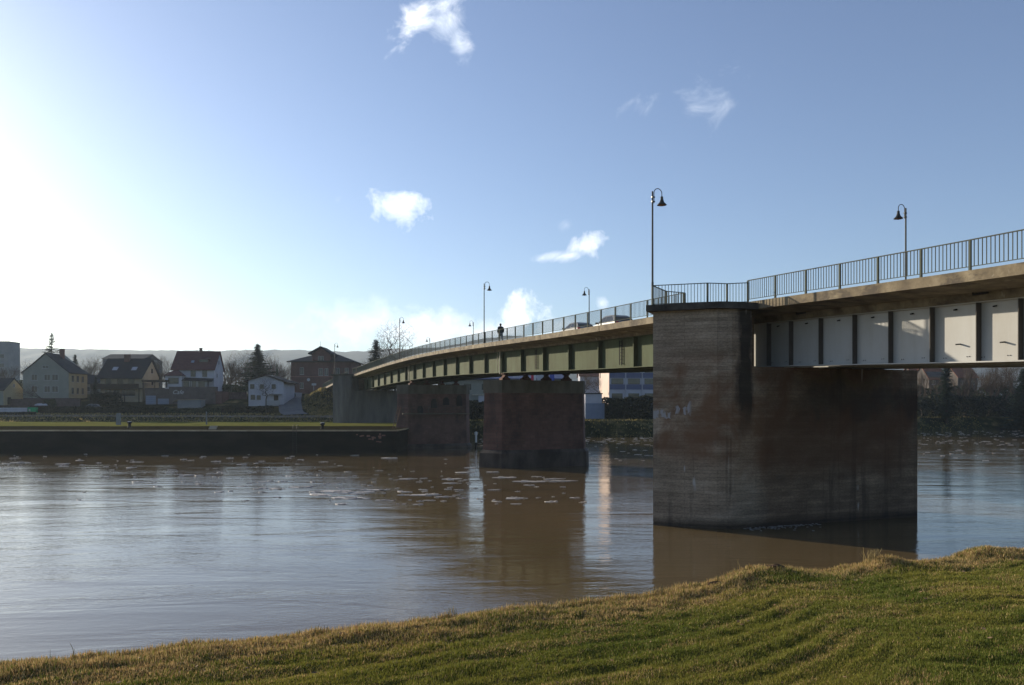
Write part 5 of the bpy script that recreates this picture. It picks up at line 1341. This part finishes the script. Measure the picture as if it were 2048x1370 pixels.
BIG = [(850,990,1.05),(905,958,.9),(715,985,1.1),(745,980,.8),(672,983,1.0),(1010,955,.9),(1060,963,1.0),(1120,962,.9),(700,996,.9),(640,990,.8),(780,916,1.0),(985,944,.7),(930,945,.8),(600,975,.7),(1105,958,.7),(40,925,.8),(560,938,.5)]
for px, py, s in BIG: spots.append((px,py,s))
while len(spots) < 295:
    px = rr.uniform(-20,1190); py = rr.uniform(908,1010)
    if rr.random() < dens(px,py): spots.append((px,py, rr.choice((.10,.15,.21,.30,.42))*rr.uniform(.7,1.3)))
pierpoly = [(E(73.8,s,0)+D*t) for s,t in ((0,-1),(10.8,-1),(10.8,4.4),(0,4.4))]
for px, py, s in spots:
    Y = F*ZC/(py-HOR); X = (px-1024)/F*Y
    if Y > 98.8 : continue
    ss, Ye = bridge_st(np.array(X), np.array(Y))
    if -1 < ss < 11.5 and 71.5 < Ye < 79.5: continue
    o = inst('ice_floe', rr.choice(FL), None, (X,Y,.0), rr.gauss(0,.35), (s*rr.uniform(1,1.8), s*rr.uniform(.6,1.1), .5+s*.3))
    tag(o, 'flat grey-white ice floe drifting on the brown river', 'ice floe', 'ice floes drifting on the river')
# distant drift ice on the right and beyond the piers: uncountable
m = MB(); rr = random.Random(77)
for i in range(1500):
    px = rr.uniform(960, 2150); 
    yb = float(np.interp((px-1024)/F*170, *byb))
    Y = rr.uniform(84, yb-1.5) if rr.random() < .75 else rr.uniform(120, yb-1)
    X = (px-1024)/F*Y; yb = float(np.interp(X,*byb))
    if Y > yb-1.2 or (X < -12 and Y > 98): continue
    if rr.random() > .25+.75*ssm(.45,.7,float(fbm(X*.05,Y*.18,3,6))*1.0+(.25 if Y > yb-26 else 0)): continue
    s = rr.uniform(.08,.28); 
    m.prism([(X+math.cos(a)*s*1.8*rr.uniform(.7,1.1), Y+math.sin(a)*s*rr.uniform(.7,1.1)) for a in (0,1.1,2.2,3.2,4.2,5.3)], -.01, .01+rr.uniform(0,.02))
o = m.build('drift_ice', MT['ice']); tag(o, 'loose drift ice along the far bank behind the piers', 'drift ice', kind='stuff')
m = MB()
for i in range(110):
    s = rr.uniform(-.8,3.6); t = -rr.expovariate(3.2)-.02; c = st(37.5, s, t); q = rr.uniform(.015,.05)
    m.prism([(c[0]+math.cos(a)*q*rr.uniform(1,2.2), c[1]+math.sin(a)*q) for a in (0,1.2,2.4,3.6,4.8)], -.004, .012+rr.uniform(0,.02))
o = m.build('foam', MT['foam']); tag(o, 'white foam at the foot of the near pier', 'foam', kind='stuff')

# ================================================================== SKY, SUN, HAZE, CAMERA
SUN_EL = R(14); SUN_AZ = R(51)     # azimuth left of the view direction
wd = bpy.data.worlds.new('World'); SC.world = wd; wd.use_nodes = True; nt = wd.node_tree
bg = nt.nodes['Background']; sky = N(nt, 'ShaderNodeTexSky', sky_type='NISHITA'); sky.sun_disc = False
sky.sun_elevation = SUN_EL; sky.sun_rotation = -SUN_AZ; sky.air_density = 1.0; sky.dust_density = .75; sky.ozone_density = 4.0; sky.altitude = 100
bg.inputs['Strength'].default_value = .115
tc = N(nt, 'ShaderNodeTexCoord'); sp = N(nt, 'ShaderNodeSeparateXYZ'); nt.links.new(tc.outputs['Generated'], sp.inputs[0])
az = maths(nt, 'ARCTAN2', sp.outputs['X'], sp.outputs['Y']); el = maths(nt, 'ARCSINE', sp.outputs['Z'])
def wn(scale, detail, rough, dist=0, sx=(1,1,1)):
    mp = N(nt,'ShaderNodeMapping'); mp.inputs['Scale'].default_value = sx; nt.links.new(tc.outputs['Generated'], mp.inputs[0])
    n = N(nt,'ShaderNodeTexNoise'); n.inputs['Scale'].default_value = scale; n.inputs['Detail'].default_value = detail; n.inputs['Roughness'].default_value = rough; n.inputs['Distortion'].default_value = dist
    nt.links.new(mp.outputs[0], n.inputs['Vector']); return n.outputs['Fac']
CW = 9.5
puff = wn(34, 12, .62, .25); puff2 = wn(9, 3, .5); wisp = wn(20, 12, .60, .5, (1,1,1.3))
puff = maths(nt, 'ADD', maths(nt,'MULTIPLY',puff,.65), maths(nt,'MULTIPLY',puff2,.35))
def cloud(px, py, rx, ry, rot=0, amp=2.2, sharp=1.6, op=1.0, nz=None):
    a0 = math.atan2((px-1024)/F, 1); e0 = math.atan2((HOR-py)/F, math.hypot(1,(px-1024)/F)); q = F*1.15
    da = maths(nt,'SUBTRACT',az,a0); de = maths(nt,'SUBTRACT',el,e0); c, s = math.cos(rot), math.sin(rot)
    u = maths(nt,'DIVIDE', maths(nt,'ADD', maths(nt,'MULTIPLY',da,c), maths(nt,'MULTIPLY',de,s)), rx/q)
    v = maths(nt,'DIVIDE', maths(nt,'SUBTRACT', maths(nt,'MULTIPLY',de,c), maths(nt,'MULTIPLY',da,s)), ry/q)
    dd = maths(nt,'SQRT', maths(nt,'ADD', maths(nt,'MULTIPLY',u,u), maths(nt,'MULTIPLY',v,v)))
    t = maths(nt,'ADD', maths(nt,'SUBTRACT',1,dd), maths(nt,'MULTIPLY', maths(nt,'SUBTRACT', nz or puff, .5), amp))
    return maths(nt,'MULTIPLY', maths(nt,'POWER', maths(nt,'MULTIPLY', t, sharp, True), 1.4 if nz else 1.0), op)
cl = [cloud(900,42,78,52,.9,3.6,.75,1.0,wisp), cloud(835,42,80,40,.35,4.6,.75,.95,wisp), cloud(918,84,36,58,.2,3.4,.8,.9,wisp), cloud(795,414,66,38,0,4.2,1.1,1), cloud(677,400,26,24,.9,6,.5,.5,wisp),
      cloud(1175,490,40,24,.5,4.5,.9,.8), cloud(1130,512,50,12,.1,4.5,.7,.6,wisp), cloud(1385,215,90,50,.35,5.5,.6,.42,wisp), cloud(1295,215,50,30,.8,5.5,.6,.42,wisp), cloud(1132,450,22,16,0,5,.6,.3,wisp),
      cloud(1040,626,60,44,.5,4.5,1.1,.9), cloud(985,662,100,36,.1,3.5,.9,.85), cloud(860,662,200,46,0,3.0,.9,.95), cloud(730,648,150,55,0,3.2,.7,.8), cloud(1120,650,80,22,.2,4.5,.6,.5), cloud(1203,608,16,22,0,4.5,.9,.6)]
f = cl[0]
for c in cl[1:]: f = maths(nt,'MAXIMUM', f, c)
shade = ramp(nt, wn(13, 8, .6), [(.40,(CW*.76,CW*.82,CW*.90)),(.56,(CW,CW*1.01,CW*1.03))])
hs = N(nt,'ShaderNodeHueSaturation'); hs.inputs['Saturation'].default_value = .86; hs.inputs['Hue'].default_value = .506; nt.links.new(sky.outputs['Color'], hs.inputs['Color'])
mixn = mixc(nt, f, hs.outputs['Color'], shade.outputs['Color'])
nt.links.new(mixn, bg.inputs['Color'])

sl = bpy.data.lights.new('sun', 'SUN'); sl.energy = 5.0; sl.angle = R(.53); sl.color = (1,.88,.70)
so = bpy.data.objects.new('sun', sl); COL.objects.link(so)
S = Vector((-math.sin(SUN_AZ)*math.cos(SUN_EL), math.cos(SUN_AZ)*math.cos(SUN_EL), math.sin(SUN_EL)))
so.rotation_euler = S.to_track_quat('Z','Y').to_euler(); so.location = (0,0,60)

USE_HAZE = True
if USE_HAZE:
    m = MB(); m.box(-4300,4300,-70,4300,-3.6,225); hz = m.build('haze', None if False else MT['foam']); hz.data.materials.clear()
    hm_ = bpy.data.materials.new('haze'); hm_.use_nodes = True; hn = hm_.node_tree; hn.nodes.clear()
    out = hn.nodes.new('ShaderNodeOutputMaterial'); pv = hn.nodes.new('ShaderNodeVolumePrincipled'); pv.inputs['Density'].default_value = .00013
    pv.inputs['Color'].default_value = (.72,.86,1,1); pv.inputs['Anisotropy'].default_value = .3
    hn.links.new(pv.outputs[0], out.inputs['Volume']); hz.data.materials.append(hm_); tag(hz, 'thin pale haze in the river valley air', 'haze', kind='stuff')

cam = bpy.data.cameras.new('camera'); co = bpy.data.objects.new('camera', cam); COL.objects.link(co)
co.location = (0,0,ZC); co.rotation_euler = (R(90),0,0); cam.sensor_width = 36; cam.lens = F/2048*36; cam.shift_y = (HOR-685)/2048
cam.clip_start = .1; cam.clip_end = 12000
SC.camera = co
SC.view_settings.view_transform = 'Standard'; SC.view_settings.look = 'None'; SC.view_settings.gamma = 1; SC.view_settings.exposure = .6
SC.cycles.max_bounces = 5; SC.cycles.diffuse_bounces = 2; SC.cycles.glossy_bounces = 3; SC.cycles.volume_bounces = 1; SC.cycles.transparent_max_bounces = 4
